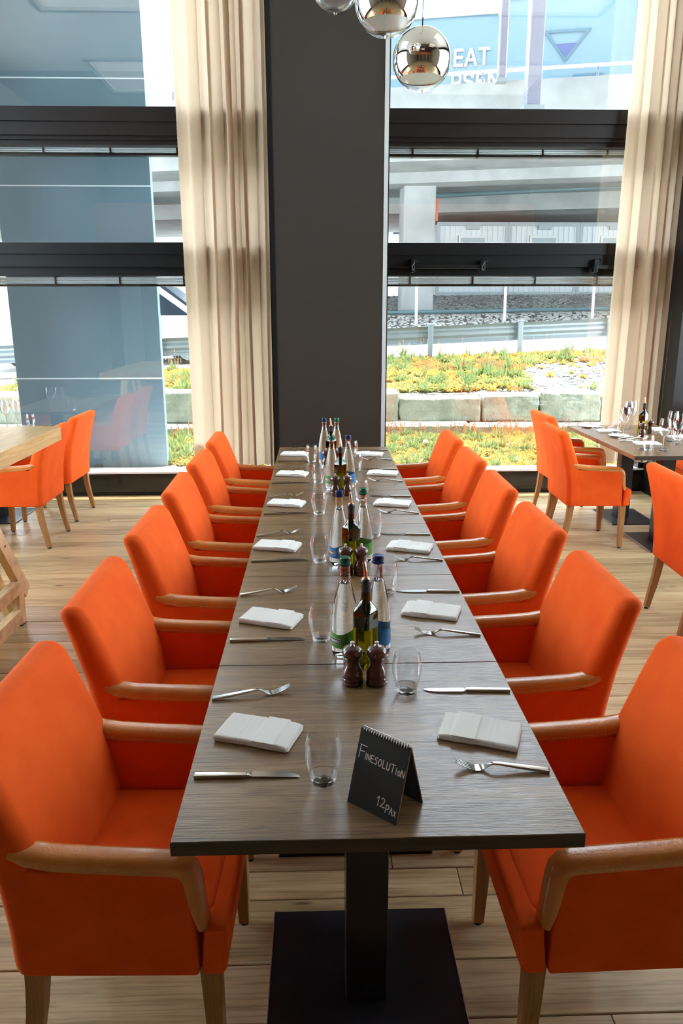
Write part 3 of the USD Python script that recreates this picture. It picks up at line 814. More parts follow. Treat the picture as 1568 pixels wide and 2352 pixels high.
def make_fork():
    """Lies along x: handle end at 0, tine tips at 0.205."""
    st = [(0.000, 0.0042, 0.0150, 0.0075), (0.004, 0.0046, 0.0156, 0.0078), (0.060, 0.0100, 0.0125, 0.0066), (0.105, 0.0155, 0.0098, 0.0052), (0.120, 0.0165, 0.0086, 0.0042), (0.130, 0.0135, 0.0090, 0.0032),
          (0.138, 0.0085, 0.0140, 0.0024), (0.145, 0.0048, 0.0210, 0.0020), (0.153, 0.0028, 0.0240, 0.0018), (0.162, 0.0034, 0.0245, 0.0018)]
    t = thing('fork', None, 'fork')
    part(t, 'handle', sweep([(x, 0, z) for x, z, w, h in st], [rect(w, h, min(w, h) * 0.28) for x, z, w, h in st]), 'steel', smooth=40)
    m = []
    for k in range(4):
        y = (k - 1.5) * 0.0063
        ts = [(0.160, 0.0032, 0.0046), (0.172, 0.0060, 0.0040), (0.186, 0.0110, 0.0034), (0.198, 0.0165, 0.0028), (0.205, 0.0200, 0.0016)]
        m.append(sweep([(x, y * (1 - 0.05 * i), z) for i, (x, z, w) in enumerate(ts)], [rect(w, 0.0018, 0.0005) for _, _, w in ts]))
    part(t, 'tines', cat(m), 'steel', smooth=40)
    return t


def make_knife():
    t = thing('table_knife', None, 'knife')
    hd = [(0.0, 0.0045, 0.0150, 0.0088), (0.003, 0.0047, 0.0156, 0.0090), (0.112, 0.0050, 0.0140, 0.0080), (0.116, 0.0050, 0.0120, 0.0066)]
    part(t, 'handle', sweep([(x, 0, z) for x, z, w, h in hd], [rect(w, h, 0.002) for x, z, w, h in hd]), 'steel', smooth=40)
    bl = [(0.114, 0.0052, 0.0080, 0.0050, 0), (0.120, 0.0052, 0.0115, 0.0026, 0.001), (0.126, 0.0050, 0.0195, 0.0018, 0.002), (0.165, 0.0044, 0.0200, 0.0017, 0.002), (0.195, 0.0036, 0.0185, 0.0015, 0.001), (0.215, 0.0030, 0.0135, 0.0013, -0.0015), (0.226, 0.0026, 0.0060, 0.0010, -0.005), (0.229, 0.0024, 0.0015, 0.0008, -0.0068)]
    part(t, 'blade', sweep([(x, y, z) for x, z, w, h, y in bl], [rect(w, h, h * 0.25) for x, z, w, h, y in bl]), 'steel', smooth=40)
    return t


def make_napkin(seed, flip):
    """Folded linen: stacked layers with two stepped cuffs across the top."""
    r = np.random.default_rng(seed)
    m = rbox(0.185, 0.114, 0.017, 0.0062, 3, (44, 12, 1))
    v = m.vertices.copy()
    x, y = v[:, 0] * (1 if not flip else -1), v[:, 1]
    top = np.clip(v[:, 2] / 0.0085, 0, 1)
    hgt = 0.0022 * (x > 0.005) - 0.0020 * (x > 0.062) + 0.0012 * np.sin(x * 42 + r.uniform(0, 6)) * np.cos(y * 30) + 0.0011 * (np.abs(x + 0.022) < 0.0022) + 0.0011 * (np.abs(x + 0.034) < 0.0018) - 0.0022 * np.exp(-((x - 0.09) / 0.012) ** 2)
    v[:, 2] += top * hgt
    side = np.abs(y) > 0.054
    v[:, 1] += np.sign(y) * np.where(side, 0.0012 * (x > 0.005) - 0.0016 * (x > 0.062), 0)
    v[:, 1] += 0.0015 * np.sin(x * 26 + r.uniform(0, 6))
    m.vertices = v + (0, 0, 0.0085)
    t = thing('napkin', None, 'napkin')
    part(t, 'cloth', m, 'napkin_linen', smooth=50)
    s = 1 if not flip else -1
    f = rbox(0.056, 0.1155, 0.0026, 0.0012, 2, (4, 8, 1), loc=(s * 0.0335, 0, 0.0181))
    part(t, 'cuff', f, 'napkin_linen', smooth=50, label='folded-over cuff')
    ly = [rbox(0.004, 0.104, 0.0030, 0.0013, 1, loc=(s * 0.0930, 0.001 * q, 0.0030 + 0.0042 * q)) for q in range(3)]
    part(t, 'fold_edge', cat(ly), 'napkin_linen', smooth=50)
    return t


tumblers, forks, knives = Repeat(make_tumbler()), Repeat(make_fork()), Repeat(make_knife())
naps = {(k, f): Repeat(make_napkin(10 + k, f)) for k in range(2) for f in (False, True)}
wat = {c: Repeat(make_water(c)) for c in ('green', 'blue')}
oils, mills = Repeat(make_oil()), Repeat(make_mill())
PL = NTH
GL_L = [(0.004, 1.425), (0.004, 2.150), (0.001, 2.905), (0.001, 3.652), (-0.002, 4.366), (-0.046, 5.02)]
GL_R = [(0.228, 1.815), (0.242, 2.556), (0.246, 3.26), (0.227, 3.935), (0.238, 4.70), (0.234, 5.19)]
KN_L = [(1.449, -0.5), (2.150, 2.0), (2.914, 3.5), (3.655, 3.5), (4.36, 1), (5.02, 0)]
FK_L = [(1.788, 11.0), (2.535, 12.3), (3.268, 17.0), (4.00, 14.5), (4.77, 12), (5.45, 12)]
FK_R = [(1.444, 174.0), (2.168, 173.5), (2.903, 176.5), (3.643, 173.0), (4.38, 174), (5.05, 175)]
KN_R = [(1.809, 177.5), (2.547, 177.0), (3.268, 174.5), (4.003, 175.5), (4.74, 177), (5.42, 178)]
NP_L = [(-0.149, 1.616, -19), (-0.161, 2.312, -20), (-0.180, 3.105, -15), (-0.172, 3.850, -14), (-0.164, 4.595, -12), (-0.170, 5.275, -10)]
NP_R = [(0.381, 1.602, -20), (0.375, 2.358, -19), (0.387, 3.070, -18), (0.386, 3.835, -16), (0.398, 4.595, -12), (0.360, 5.250, -12)]
for k in range(6):
    for side, sg in (('left', 0), ('right', 1)):
        S = 'on the %s side of the long table, %s' % (side, PL[k])
        gx, gy = (GL_L, GL_R)[sg][k]
        tumblers.put((gx, gy, TZ), 17 * k + 40 * sg, 'clear tumbler %s' % S, 'tumblers on the long table')
        ky, ka = (KN_L, KN_R)[sg][k]
        fy, fa = (FK_L, FK_R)[sg][k]
        knives.put((-0.276 if sg == 0 else 0.503, ky, TZ), ka, 'steel table knife %s' % S, 'knives on the long table')
        forks.put((-0.283 if sg == 0 else 0.500, fy, TZ), fa, 'steel fork %s' % S, 'forks on the long table')
        nx, ny, na = (NP_L, NP_R)[sg][k]
        naps[(k % 2, sg == 1)].put((nx, ny, TZ), na, 'white linen napkin %s' % S, 'napkins on the long table')

GRP = ['bottle group nearest the chalk sign', 'second bottle group from chalk sign', 'third bottle group from chalk sign', 'bottle group nearest the column']
WB = [[('green', 0.073, 2.050, -142), ('blue', 0.169, 2.066, 8)], [('blue', 0.0795, 2.882, -145), ('green', 0.176, 2.918, 12)], [('green', 0.075, 4.232, -138), ('blue', 0.169, 4.252, 15)], [('blue', 0.040, 4.970, -60), ('green', 0.121, 4.972, 20)]]
OB = [(0.128, 1.978, 48), (0.124, 2.826, 38), (0.120, 4.11, 44), (0.083, 4.908, 47)]
MB = [[(0.0865, 1.868), (0.1515, 1.866)], [(0.100, 2.752), (0.160, 2.750)], [(0.091, 4.052), (0.156, 4.050)], [(0.050, 4.842), (0.118, 4.838)]]
for g in range(4):
    for c, x, y, a in WB[g]:
        wat[c].put((x, y, TZ), a, 'clear water bottle with %s label and cap in %s' % (c, GRP[g]), 'water bottles on the long table')
    oils.put((OB[g][0], OB[g][1], TZ), OB[g][2], 'dark green oil bottle with pouring spout in %s' % GRP[g], 'oil bottles on the long table')
    for q, (x, y) in enumerate(MB[g]):
        mills.put((x, y, TZ), 30 * q, 'dark wooden pepper mill, %s one in %s' % (('left', 'right')[q], GRP[g]), 'mills on the long table')

# right window group and left window group tableware
RG = 'on the right window table'


def make_plate():
    t = thing('side_plate', None, 'plate')
    part(t, 'dish', lathe([(0, 0.003), (0.045, 0.003), (0.050, 0.0), (0.054, 0.0), (0.060, 0.006), (0.082, 0.013), (0.083, 0.0145), (0.080, 0.0155), (0.060, 0.0095), (0.052, 0.0065), (0, 0.006)], 40), 'porcelain', smooth=50)
    return t


plates, wines = Repeat(make_plate()), Repeat(make_wineglass())
plates.put((2.372, 6.50, TZ), 0, 'white side plate at the window end of the right window table', 'side plates')
plates.put((2.425, 5.985, TZ), 0, 'white side plate in the middle of the right window table', 'side plates')
for k, (x, y, a) in enumerate([(2.44, 6.24, -4), (2.50, 5.62, -5), (2.86, 6.30, 4), (2.90, 5.90, 4)]):
    naps[(k % 2, False)].put((x, y, TZ), a, 'folded napkin on right window table, %s' % ['beside the plate nearest the window', 'nearest the viewer on its left half', 'far right by the curtain', 'beside the right pair of wine glasses'][k], 'napkins on the right window table')
for k, (x, y) in enumerate([(2.452, 6.13), (2.397, 5.365), (2.82, 5.80)]):
    tumblers.put((x, y, TZ), 11 * k, 'clear tumbler on the right window table, %s' % ['beside the middle plate', 'nearest the viewer', 'at the right edge of the picture'][k], 'tumblers on the window tables')
for k, (x, y) in enumerate([(2.475, 6.02), (2.655, 6.40), (2.715, 6.46), (2.498, 5.345), (2.745, 5.75), (2.73, 5.62)]):
    wines.put((x, y, TZ), 20 * k, 'stemmed wine glass on the right window table, %s' % ['left of the oil bottle', 'left one of the pair by the curtain', 'right one of the pair by the curtain', 'nearest the viewer beside the tumbler', 'tallest behind the nearest one', 'between the front glasses'][k], 'wine glasses on the window tables')
oils.put((2.650, 6.07, TZ), 30, 'dark green olive oil bottle on the right window table', 'oil bottles')
mills.put((2.613, 5.985, TZ), 0, 'dark wooden mill left of its pair on the right window table', 'mills on the right window table')
mills.put((2.735, 6.12, TZ), 0, 'dark wooden mill right of its pair on the right window table', 'mills on the right window table')
for k, (x, y, a) in enumerate([(2.33, 6.36, 6), (2.33, 5.74, 4), (2.35, 5.42, 4)]):
    knives.put((x, y, TZ), a, 'steel knife on the right window table, %s' % ['beside the plate nearest the window', 'beside the middle plate', 'nearest the viewer under the tumbler'][k], 'knives on the right window table')
for k, (x, y, a) in enumerate([(2.36, 6.44, 10), (2.38, 5.88, 14), (2.42, 5.83, 14)]):
    forks.put((x, y, TZ), a, 'steel fork on the right window table, %s' % ['beside the plate nearest the window', 'left one behind the near napkin', 'right one behind the near napkin'][k], 'forks on the right window table')
wines.put((-2.74, 6.72, TZ), 0, 'stemmed wine glass on the left window table, left of the two', 'wine glasses on the window tables')
wines.put((-2.645, 6.72, TZ), 50, 'stemmed wine glass on the left window table, right of the two', 'wine glasses on the window tables')
tumblers.put((-2.53, 6.72, TZ), 0, 'clear tumbler on the left window table beside two wine glasses', 'tumblers on the window tables')


# ---------------------------------------------------------------- reservation sign (tent board with spiral binding)
def strokes(lines, w, th):
    """Chalk strokes: flat ribbons along polylines given in (a, b) on the board."""
    out = []
    for ln in lines:
        g = LineString(ln).buffer(w / 2, cap_style=1, join_style=1, quad_segs=3)
        out.append(trimesh.creation.extrude_polygon(g, th, engine='earcut'))
    return cat(out)


GLY = {
    'F': ([[(0, 0), (0.04, 1)], [(-0.02, 1), (0.62, 1.0)], [(0.02, 0.52), (0.45, 0.56)]], 0.6),
    'I': ([[(0.05, 0), (0.1, 1)]], 0.2),
    'N': ([[(0, 0), (0.06, 1), (0.5, 0.04), (0.6, 1)]], 0.62),
    'E': ([[(0.5, 0.02), (0, 0), (0.04, 1), (0.5, 1)], [(0.03, 0.52), (0.42, 0.54)]], 0.5),
    'S': ([[(0.5, 0.92), (0.3, 1.0), (0.08, 0.86), (0.14, 0.62), (0.4, 0.45), (0.46, 0.2), (0.28, 0.0), (0.0, 0.08)]], 0.5),
    'O': ([[(0.3, 1), (0.08, 0.8), (0.02, 0.4), (0.2, 0.02), (0.45, 0.1), (0.56, 0.5), (0.48, 0.88), (0.3, 1)]], 0.6),
    'L': ([[(0.05, 1), (0.0, 0), (0.45, 0.02)]], 0.42),
    'U': ([[(0.02, 1), (0.04, 0.25), (0.2, 0), (0.42, 0.12), (0.5, 1)]], 0.52),
    'T': ([[(0.28, 0), (0.3, 1)], [(0, 1.0), (0.62, 1.02)]], 0.6),
    '1': ([[(0.0, 0.72), (0.24, 1), (0.2, 0)]], 0.32),
    '2': ([[(0.02, 0.8), (0.2, 1), (0.45, 0.86), (0.4, 0.55), (0.0, 0.04), (0.55, 0.06)]], 0.58),
    'P': ([[(0, 0), (0.05, 1), (0.4, 0.95), (0.46, 0.68), (0.32, 0.5), (0.04, 0.46)]], 0.5),
    'A': ([[(0, 0), (0.26, 1), (0.5, 0)], [(0.1, 0.36), (0.42, 0.38)]], 0.54),
    'X': ([[(0, 0), (0.48, 0.92)], [(0.04, 0.95), (0.46, 0.02)]], 0.5),
}


def write(text, a, b, sizes, gap=0.24, slant=0.0):
    out = []
    for ch, s in zip(text, sizes):
        ls, w = GLY[ch]
        out += [[(a + x * s, b + y * s) for x, y in ln] for ln in ls]
        a += (w + gap) * s
        b += slant * s
    return out


sg = thing('table_sign', 'black tent sign with chalk writing and spiral binding on the long table', 'sign', (0.1305, 1.3510, TZ), -41.0)
SW, SL, TH = 0.1235, 0.157, 0.0035
ALPHA = math.degrees(math.asin(0.0465 / SL))


def panel_xf(m, sgn):
    """From board coordinates (a right, b up from the foot, c outward) to the leaning panel; sgn -1 = front."""
    v = m.vertices.copy()
    ca, sa = math.cos(math.radians(ALPHA)), math.sin(math.radians(ALPHA))
    y = sgn * (0.0465 - v[:, 1] * sa + v[:, 2] * ca)
    z = v[:, 1] * ca + v[:, 2] * sa
    m = m.copy()
    m.vertices = np.stack([v[:, 0], y, z], 1)
    if sgn > 0:
        m.invert()
    return m


fp = part(sg, 'front_panel', panel_xf(rbox(SW, SL, TH, 0.001, 1, loc=(0, SL / 2, 0)), -1), 'chalkboard')
part(fp, 'board_edge', panel_xf(cat(bx(SW / 2 - 0.0002, SW / 2 + 0.0004, 0.001, SL - 0.001, -TH / 2 + 0.0003, TH / 2 - 0.0003), bx(-SW / 2, SW / 2, -0.0002, 0.0003, -TH / 2 + 0.0004, TH / 2 - 0.0004)), -1), 'board_edge', smooth=False)
for ch, lb in ((write('F', -0.054, 0.0975, [0.0265]) + write('INESOLUTION', -0.0385, 0.0985, [0.0125, 0.0125, 0.0138, 0.0142, 0.0145, 0.0158, 0.0152, 0.0162, 0.0135, 0.0100, 0.0140], 0.17, -0.03), 'chalk word FINESOLUTION'),
               (write('12', 0.008, 0.0215, [0.019, 0.019], 0.2) + write('PAX', 0.0315, 0.0150, [0.0160, 0.0145, 0.0120], 0.1), 'chalk note 12 PAX')):
    part(fp, 'chalk_lettering', panel_xf(mv(strokes(ch, 0.0017, 0.0003), (0, 0, TH / 2)), -1), 'chalk', smooth=False, label=lb)
bp = part(sg, 'back_panel', panel_xf(rbox(SW, SL, TH, 0.001, 1, loc=(0, SL / 2, 0)), 1), 'chalkboard')
part(bp, 'board_edge', panel_xf(bx(SW / 2 - 0.0002, SW / 2 + 0.0004, 0.001, SL - 0.001, -TH / 2 + 0.0003, TH / 2 - 0.0003), 1), 'board_edge', smooth=False)
zt = SL * math.cos(math.radians(ALPHA))
tt = np.linspace(0, 18 * 2 * PI, 18 * 14)
coil = np.stack([-0.056 + 0.112 * tt / tt[-1], 0.0058 * np.sin(tt), zt - 0.001 + 0.0058 * np.cos(tt)], 1)
part(sg, 'spiral_binding', tube(coil, 0.0008, 5), 'steel', smooth=True)


# ---------------------------------------------------------------- mirror-ball pendants
def make_pendant(R, drop):
    t = thing('pendant_lamp', None, 'pendant lamp')
    zc = -0.62 * R
    a0 = math.asin(-0.62)
    ang = np.linspace(PI / 2 - 0.10, a0, 40)
    part(t, 'globe', lathe([(R * math.cos(a), R * math.sin(a)) for a in ang], 64), 'mirror_ball', smooth=True, label='mirrored upper globe')
    ang = np.linspace(a0, -PI / 2 + 0.02, 20)
    o = [(R * math.cos(a), R * math.sin(a)) for a in ang] + [(0, -R)]
    part(t, 'clear_bottom', lathe(o + [(max(r - 0.003, 0), z + 0.003) for r, z in o[::-1]], 64), 'thin_glass', smooth=True, label='clear glass lower cap')
    part(t, 'inner_reflector', lathe([(0, zc + 0.006), (R * 0.76, zc + 0.004), (R * 0.765, zc + 0.008), (0, zc + 0.012)], 48), 'brushed_alu', smooth=40)
    part(t, 'bottom_nib', lathe([(0, -R - 0.006), (0.009, -R - 0.005), (0.012, -R), (0.010, -R + 0.006), (0, -R + 0.007)], 16), 'glass_solid', smooth=50)
    part(t, 'collar', lathe([(0, R * 0.985), (R * 0.12, R * 0.985), (R * 0.12, R * 1.01), (0.008, R * 1.02), (0.0032, R * 1.03), (0.0032, R * 1.28), (0, R * 1.28)], 24), 'frame_dark', smooth=40)
    part(t, 'cord', tube([(0, 0, R * 1.26), (0, 0, drop)], 0.0012, 6), 'frame_dark')
    part(t, 'ceiling_rose', lathe([(0, drop - 0.03), (0.05, drop - 0.03), (0.055, drop - 0.02), (0.055, drop), (0, drop)], 24), 'steel', smooth=40)
    return t


for lab, P, R in (('chrome mirror-ball pendant hanging lowest, before the right window', (0.553, 4.367, 2.991), 0.150),
                  ('chrome mirror-ball pendant in the middle of the cluster, before the column', (0.337, 4.000, 3.126), 0.150),
                  ('chrome mirror-ball pendant highest and farthest left of the cluster', (0.137, 5.618, 3.767), 0.150)):
    p = make_pendant(R, CEIL_Z - P[2])
    move(p, P, 0)
    tag(p, lab, None, 'mirror-ball pendant cluster')

# ================================================================ OUTDOORS
mottled('soil', (0.16, 0.11, 0.07), (0.28, 0.22, 0.15), scale=6, rough=0.95, bump=0.8, bscale=60, bdist=0.03)
mottled('gravel_light', (0.06, 0.056, 0.050), (0.14, 0.13, 0.115), scale=18, rough=0.95, bump=0.9, bscale=45, bdist=0.04)
mottled('gravel_dark', (0.24, 0.25, 0.24), (0.40, 0.41, 0.40), scale=9, rough=0.95, bump=1.0, bscale=16, bdist=0.08)
mottled('asphalt_pale', (0.38, 0.375, 0.36), (0.46, 0.45, 0.43), scale=2, rough=0.9, bump=0.1, bscale=90)
mottled('block_stone', (0.20, 0.22, 0.17), (0.33, 0.345, 0.28), scale=5.5, rough=0.95, bump=0.9, bscale=26, bdist=0.02)
mottled('concrete', (0.215, 0.23, 0.228), (0.325, 0.335, 0.33), scale=1.1, rough=0.9, bump=0.15, bscale=14, lo=0.3, hi=0.7)
plain('galvanised', (0.22, 0.26, 0.27), 0.45, 0.3)
plain('pale_paint', (0.155, 0.155, 0.20), 0.5)
plain('container_paint', (0.60, 0.63, 0.64), 0.55)
plain('container_trim', (0.34, 0.38, 0.40), 0.55)
plain('dark_window', (0.02, 0.03, 0.04), 0.08)
plain('white_paint', (0.60, 0.60, 0.59), 0.45)
plain('rubber', (0.02, 0.02, 0.02), 0.8)
plain('board_blue', (0.085, 0.150, 0.185), 0.6)
plain('board_upper', (0.24, 0.255, 0.245), 0.6)
plain('board_white', (0.32, 0.345, 0.36), 0.6)
plain('board_line', (0.03, 0.085, 0.12), 0.6)
plain('board_fill', (0.03, 0.045, 0.14), 0.6)
plain('panel_slate', (0.16, 0.24, 0.29), 0.4)
plain('pipe_green', (0.10, 0.17, 0.18), 0.5)
plain('fence_white', (0.50, 0.50, 0.50), 0.5)
plain('pebble_pale', (0.36, 0.35, 0.32), 0.9)
plain('pebble_mid', (0.30, 0.31, 0.295), 0.9)
plain('pebble_dark', (0.14, 0.145, 0.14), 0.9)
plain('red_post', (0.65, 0.13, 0.05), 0.6)
for nm, c in (('leaf_yellow', (0.43, 0.32, 0.09)), ('leaf_lime', (0.35, 0.32, 0.11)), ('leaf_orange', (0.43, 0.22, 0.085)), ('leaf_green', (0.17, 0.22, 0.075)), ('stalk_orange', (0.55, 0.22, 0.08)), ('stalk_straw', (0.60, 0.42, 0.20))):
    M[nm] = usdkit.material(stage, '/World/Looks/' + nm, {'p': ('principled_bsdf', {'base_color': c, 'roughness': 0.6}), 't': ('translucent_bsdf', {'color': c}), 'm': ('mix_closure', {'fac': 0.3})}, [('p.BSDF', 'm.closure1'), ('t.BSDF', 'm.closure2')], surface='m.closure')


def height(x, y):
    """The ground outside: bed, terrace behind the stones, road, gravel, embankment."""
    x, y = np.asarray(x, float), np.asarray(y, float)
    rise = 0.042 * np.clip(x - 2.0, -14, 14)
    z = np.interp(y, [7.4, 8.0, 9.3, 9.85, 10.0, 13.3], [0.17, 0.17, 0.20, 0.24, 0.66, 0.0])
    far = np.interp(y, [10.0, 13.3, 13.6, 17.0, 17.4, 20.0, 21.2, 25.0, 26.0, 60.0], [0.66, 0.93, 0.94, 1.05, 1.12, 1.60, 1.64, 2.14, 2.20, 2.20])
    wgt = np.interp(y, [10.0, 13.0, 17.5, 21.0], [0.0, 1.0, 1.0, 0.25])
    return np.where(y < 10.0, z, far + rise * wgt)


def strip(name, y0, y1, mat, x0=-34, x1=34, ny=8, nx=60, rough=0.0, seed=1, dz=0.0):
    xs, ys = np.linspace(x0, x1, nx), np.linspace(y0, y1, ny)
    Xg, Yg = np.meshgrid(xs, ys)
    P = np.stack([Xg, Yg, height(Xg, Yg) + dz], -1).reshape(-1, 3)
    if rough:
        t_ = (P[:, 1] - y0) / (y1 - y0)
        P[:, 2] += rough * (meshkit.fbm(P * 3.0, 4, seed) - 0.5) * np.clip(np.minimum(t_, 1 - t_) * 8, 0, 1)
    idx = np.arange(nx * ny).reshape(ny, nx)
    q = np.stack([idx[:-1, :-1], idx[:-1, 1:], idx[1:, 1:], idx[1:, :-1]], -1).reshape(-1, 4)
    return single(name, (P, q), mat, None, None, kind='structure', smooth=True)


strip('ground_paving', 7.40, 7.78, 'asphalt_pale', x0=-34, x1=0.0, ny=3)
strip('ground_edge', 7.40, 7.78, 'soil', x0=0.0, x1=34, ny=3)
strip('ground_bed', 7.78, 9.95, 'soil', ny=24, nx=200, rough=0.10, x0=-14, x1=14)
strip('ground_terrace', 9.95, 13.45, 'gravel_light', ny=30, nx=240, rough=0.08, x0=-16, x1=18)
strip('road', 13.45, 17.0, 'asphalt_pale', ny=10)
strip('kerb', 17.0, 17.35, 'concrete', ny=4, dz=0.02)
strip('ground_gravel', 17.35, 21.0, 'gravel_light', ny=14, nx=120, rough=0.10)
strip('ground_embankment', 21.0, 26.0, 'gravel_dark', ny=18, nx=160, rough=0.25, seed=4)
strip('ground_yard', 26.0, 60.0, 'concrete', ny=6, nx=8)


# dry-stone terrace wall of big rough blocks
def rough_block(x0, x1, y0, y1, z0, z1, seed):
    m = rbox(x1 - x0, y1 - y0, z1 - z0, 0.035, 2, (18, 8, 8), loc=((x0 + x1) / 2, (y0 + y1) / 2, (z0 + z1) / 2))
    v = m.vertices.copy()
    c = v.mean(0)
    k = meshkit.fbm(v * 3.2 + seed * 9.1, 4, seed) - 0.5
    k2 = meshkit.fbm(v * 14.0 + seed * 3.3, 3, seed + 5) - 0.5
    d = v - c
    d /= np.linalg.norm(d, axis=1, keepdims=True)
    m.vertices = v + d * (k * 0.085 + k2 * 0.022)[:, None]
    return m


sw = thing('stone_terrace', 'terrace wall of big rough grey-green stone blocks outside the windows', 'wall')
up = [-6.6, -4.9, -3.35, -1.15, 0.97 - 1.1, 1.06, 2.135, 2.885, 3.72, 5.3, 6.9]
for i in range(len(up) - 1):
    if up[i + 1] - up[i] > 0.2:
        zt_ = 0.685 + 0.03 * ((i * 7) % 5 - 2) / 2 + (0.03 if up[i] < 0 else 0)
        part(sw, 'stone_block', rough_block(up[i] + 0.012, up[i + 1] - 0.012, 9.80, 10.25, 0.33, zt_, i), 'block_stone', smooth=50)
lo = [-6.4, -4.4, -2.95, -1.45, 0.25, 1.95, 2.95, 4.4, 6.5]
for i in range(len(lo) - 1):
    part(sw, 'stone_block', rough_block(lo[i] + 0.015, lo[i + 1] - 0.015, 9.50, 10.2, 0.02, 0.335 + 0.012 * ((i * 5) % 3 - 1), i + 30), 'block_stone', smooth=50)


# planting: leafy clumps scattered over the beds, with dry flower stalks
def clump(seed, n, R, H, w):
    r = np.random.default_rng(seed)
    V, Fc = [], []
    for i in range(n):
        a, e = r.uniform(0, 2 * PI), r.uniform(0.25, 1.35)
        base = np.array([r.normal(0, R * 0.35), r.normal(0, R * 0.35), 0])
        d = np.array([math.cos(a) * math.cos(e), math.sin(a) * math.cos(e), math.sin(e)])
        s = np.array([-math.sin(a), math.cos(a), 0]) * w * r.uniform(0.6, 1.3)
        L = H * r.uniform(0.5, 1.1)
        m_ = base + d * L * 0.55 + np.array([0, 0, 0.012])
        t_ = base + d * L
        k = len(V)
        V += [base, m_ + s, t_, m_ - s]
        Fc += [(k, k + 1, k + 2, k + 3)]
    return np.array(V), np.array(Fc)


def scatter(name, label, protos, pts, seed, smin, smax):
    """protos: list of (mesh, material)."""
    path = numbered('/World', name)
    pi = UsdGeom.PointInstancer.Define(stage, path)
    tg = []
    for i, (m, mt) in enumerate(protos):
        pp = path + '/clump' + ('' if i == 0 else '_%03d' % i)
        usdkit.mesh(stage, pp, m, M[mt], smooth=False)
        tg.append(Sdf.Path(pp))
    pi.CreatePrototypesRel().SetTargets(tg)
    r = np.random.default_rng(seed)
    n = len(pts)
    pi.CreatePositionsAttr(Vt.Vec3fArray.FromNumpy(pts[:, :3].astype(np.float32)))
    pi.CreateProtoIndicesAttr(Vt.IntArray.FromNumpy(pts[:, 3].astype(np.int32)))
    s = r.uniform(smin, smax, n).astype(np.float32)
    pi.CreateScalesAttr(Vt.Vec3fArray.FromNumpy(np.stack([s, s, s * r.uniform(0.8, 1.3, n).astype(np.float32)], 1)))
    a = r.uniform(0, PI, n)
    pi.CreateOrientationsAttr(Vt.QuathArray([Gf.Quath(float(math.cos(q)), 0, 0, float(math.sin(q))) for q in a]))
    return tag(path, label, 'plants', None, 'stuff')


prot = [(clump(1, 46, 0.055, 0.075, 0.011), 'leaf_yellow'), (clump(2, 46, 0.055, 0.075, 0.012), 'leaf_lime'), (clump(3, 40, 0.05, 0.08, 0.010), 'leaf_orange'), (clump(4, 30, 0.045, 0.15, 0.012), 'leaf_green')]
r_ = np.random.default_rng(21)
n = 3800
x = r_.uniform(-3.4, 5.2, n)
y = np.where(x > 0, 7.50, 7.84) + (9.46 - np.where(x > 0, 7.50, 7.84)) * r_.uniform(0, 1, n) ** 0.9
k = np.where(r_.uniform(0, 1, n) < 0.60, 0, np.where(r_.uniform(0, 1, n) < 0.75, 1, 3))
scatter('flower_bed', 'low yellow-green ground cover directly outside the windows', prot, np.stack([x, y, height(x, y) - 0.005, k], 1), 31, 0.55, 1.05)
n = 5200
x, y = r_.uniform(-4.5, 6.5, n), r_.uniform(10.25, 13.35, n)
edge = meshkit.fbm(np.stack([x * 0.8, y * 0.8, x * 0], 1), 3, 8)
keep = (x < 2.75 + (y - 10.2) * 0.42 + (edge - 0.5) * 1.2) | ((y > 12.3) & (r_.uniform(0, 1, n) < 0.6)) | (r_.uniform(0, 1, n) < 0.04)
tone = meshkit.fbm(np.stack([x * 1.1, y * 1.4, x * 0 + 3], 1), 3, 4) + 0.10 * (y - 11.8) / 1.5
k = np.where(tone > 0.63, 2, np.where(tone < 0.42, 1, 0))
k = np.where(r_.uniform(0, 1, n) < 0.07, 3, k)
scatter('flower_bank', 'yellow and orange ground cover on the slope above the stone wall', prot, np.stack([x, y, height(x, y) - 0.01, k], 1)[keep], 32, 0.7, 1.5)


def stalks(seed, n, y0, y1, hmin, hmax, x0, x1):
    r = np.random.default_rng(seed)
    out = []
    for i in range(n):
        xx, yy = r.uniform(x0, x1), r.uniform(y0, y1)
        h = r.uniform(hmin, hmax)
        lean = r.normal(0, 0.06, 2) * h
        z = float(height(xx, yy))
        P = np.array([(xx, yy, z), (xx + lean[0] * 0.4, yy + lean[1] * 0.4, z + h * 0.5), (xx + lean[0], yy + lean[1], z + h)])
        out.append(tube(P, [0.0022, 0.0018, 0.001], 3))
        for q in range(3):
            f = 0.62 + 0.13 * q
            c = P[0] * (1 - f) + P[2] * f
            o = trimesh.creation.octahedron() if hasattr(trimesh.creation, 'octahedron') else trimesh.creation.icosphere(0)
            o.apply_scale([0.006, 0.006, 0.016])
            o.apply_translation(c + r.normal(0, 0.004, 3))
            out.append(o)
    return cat(out)


single('flower_stalks', stalks(5, 420, 9.20, 9.48, 0.10, 0.24, -3.2, 4.4), 'stalk_orange', 'rusty orange dry flower stalks in front of the lower stones', 'plants', kind='stuff', smooth=False)
single('flower_stalks', stalks(6, 130, 12.9, 13.35, 0.18, 0.42, -3.5, 6.0), 'stalk_straw', 'straw-coloured dry stalks along the road edge below the guardrail', 'plants', kind='stuff', smooth=False)

# pebbles on the gravel strip, the embankment and the bare part of the bank
def pebble(seed):
    m = trimesh.creation.icosphere(1, 1.0)
    v = m.vertices * (1, 0.8, 0.6)
    m.vertices = v * (1 + 0.35 * (meshkit.fbm(v * 1.7 + seed * 5.0, 3, seed) - 0.5))[:, None]
    return m


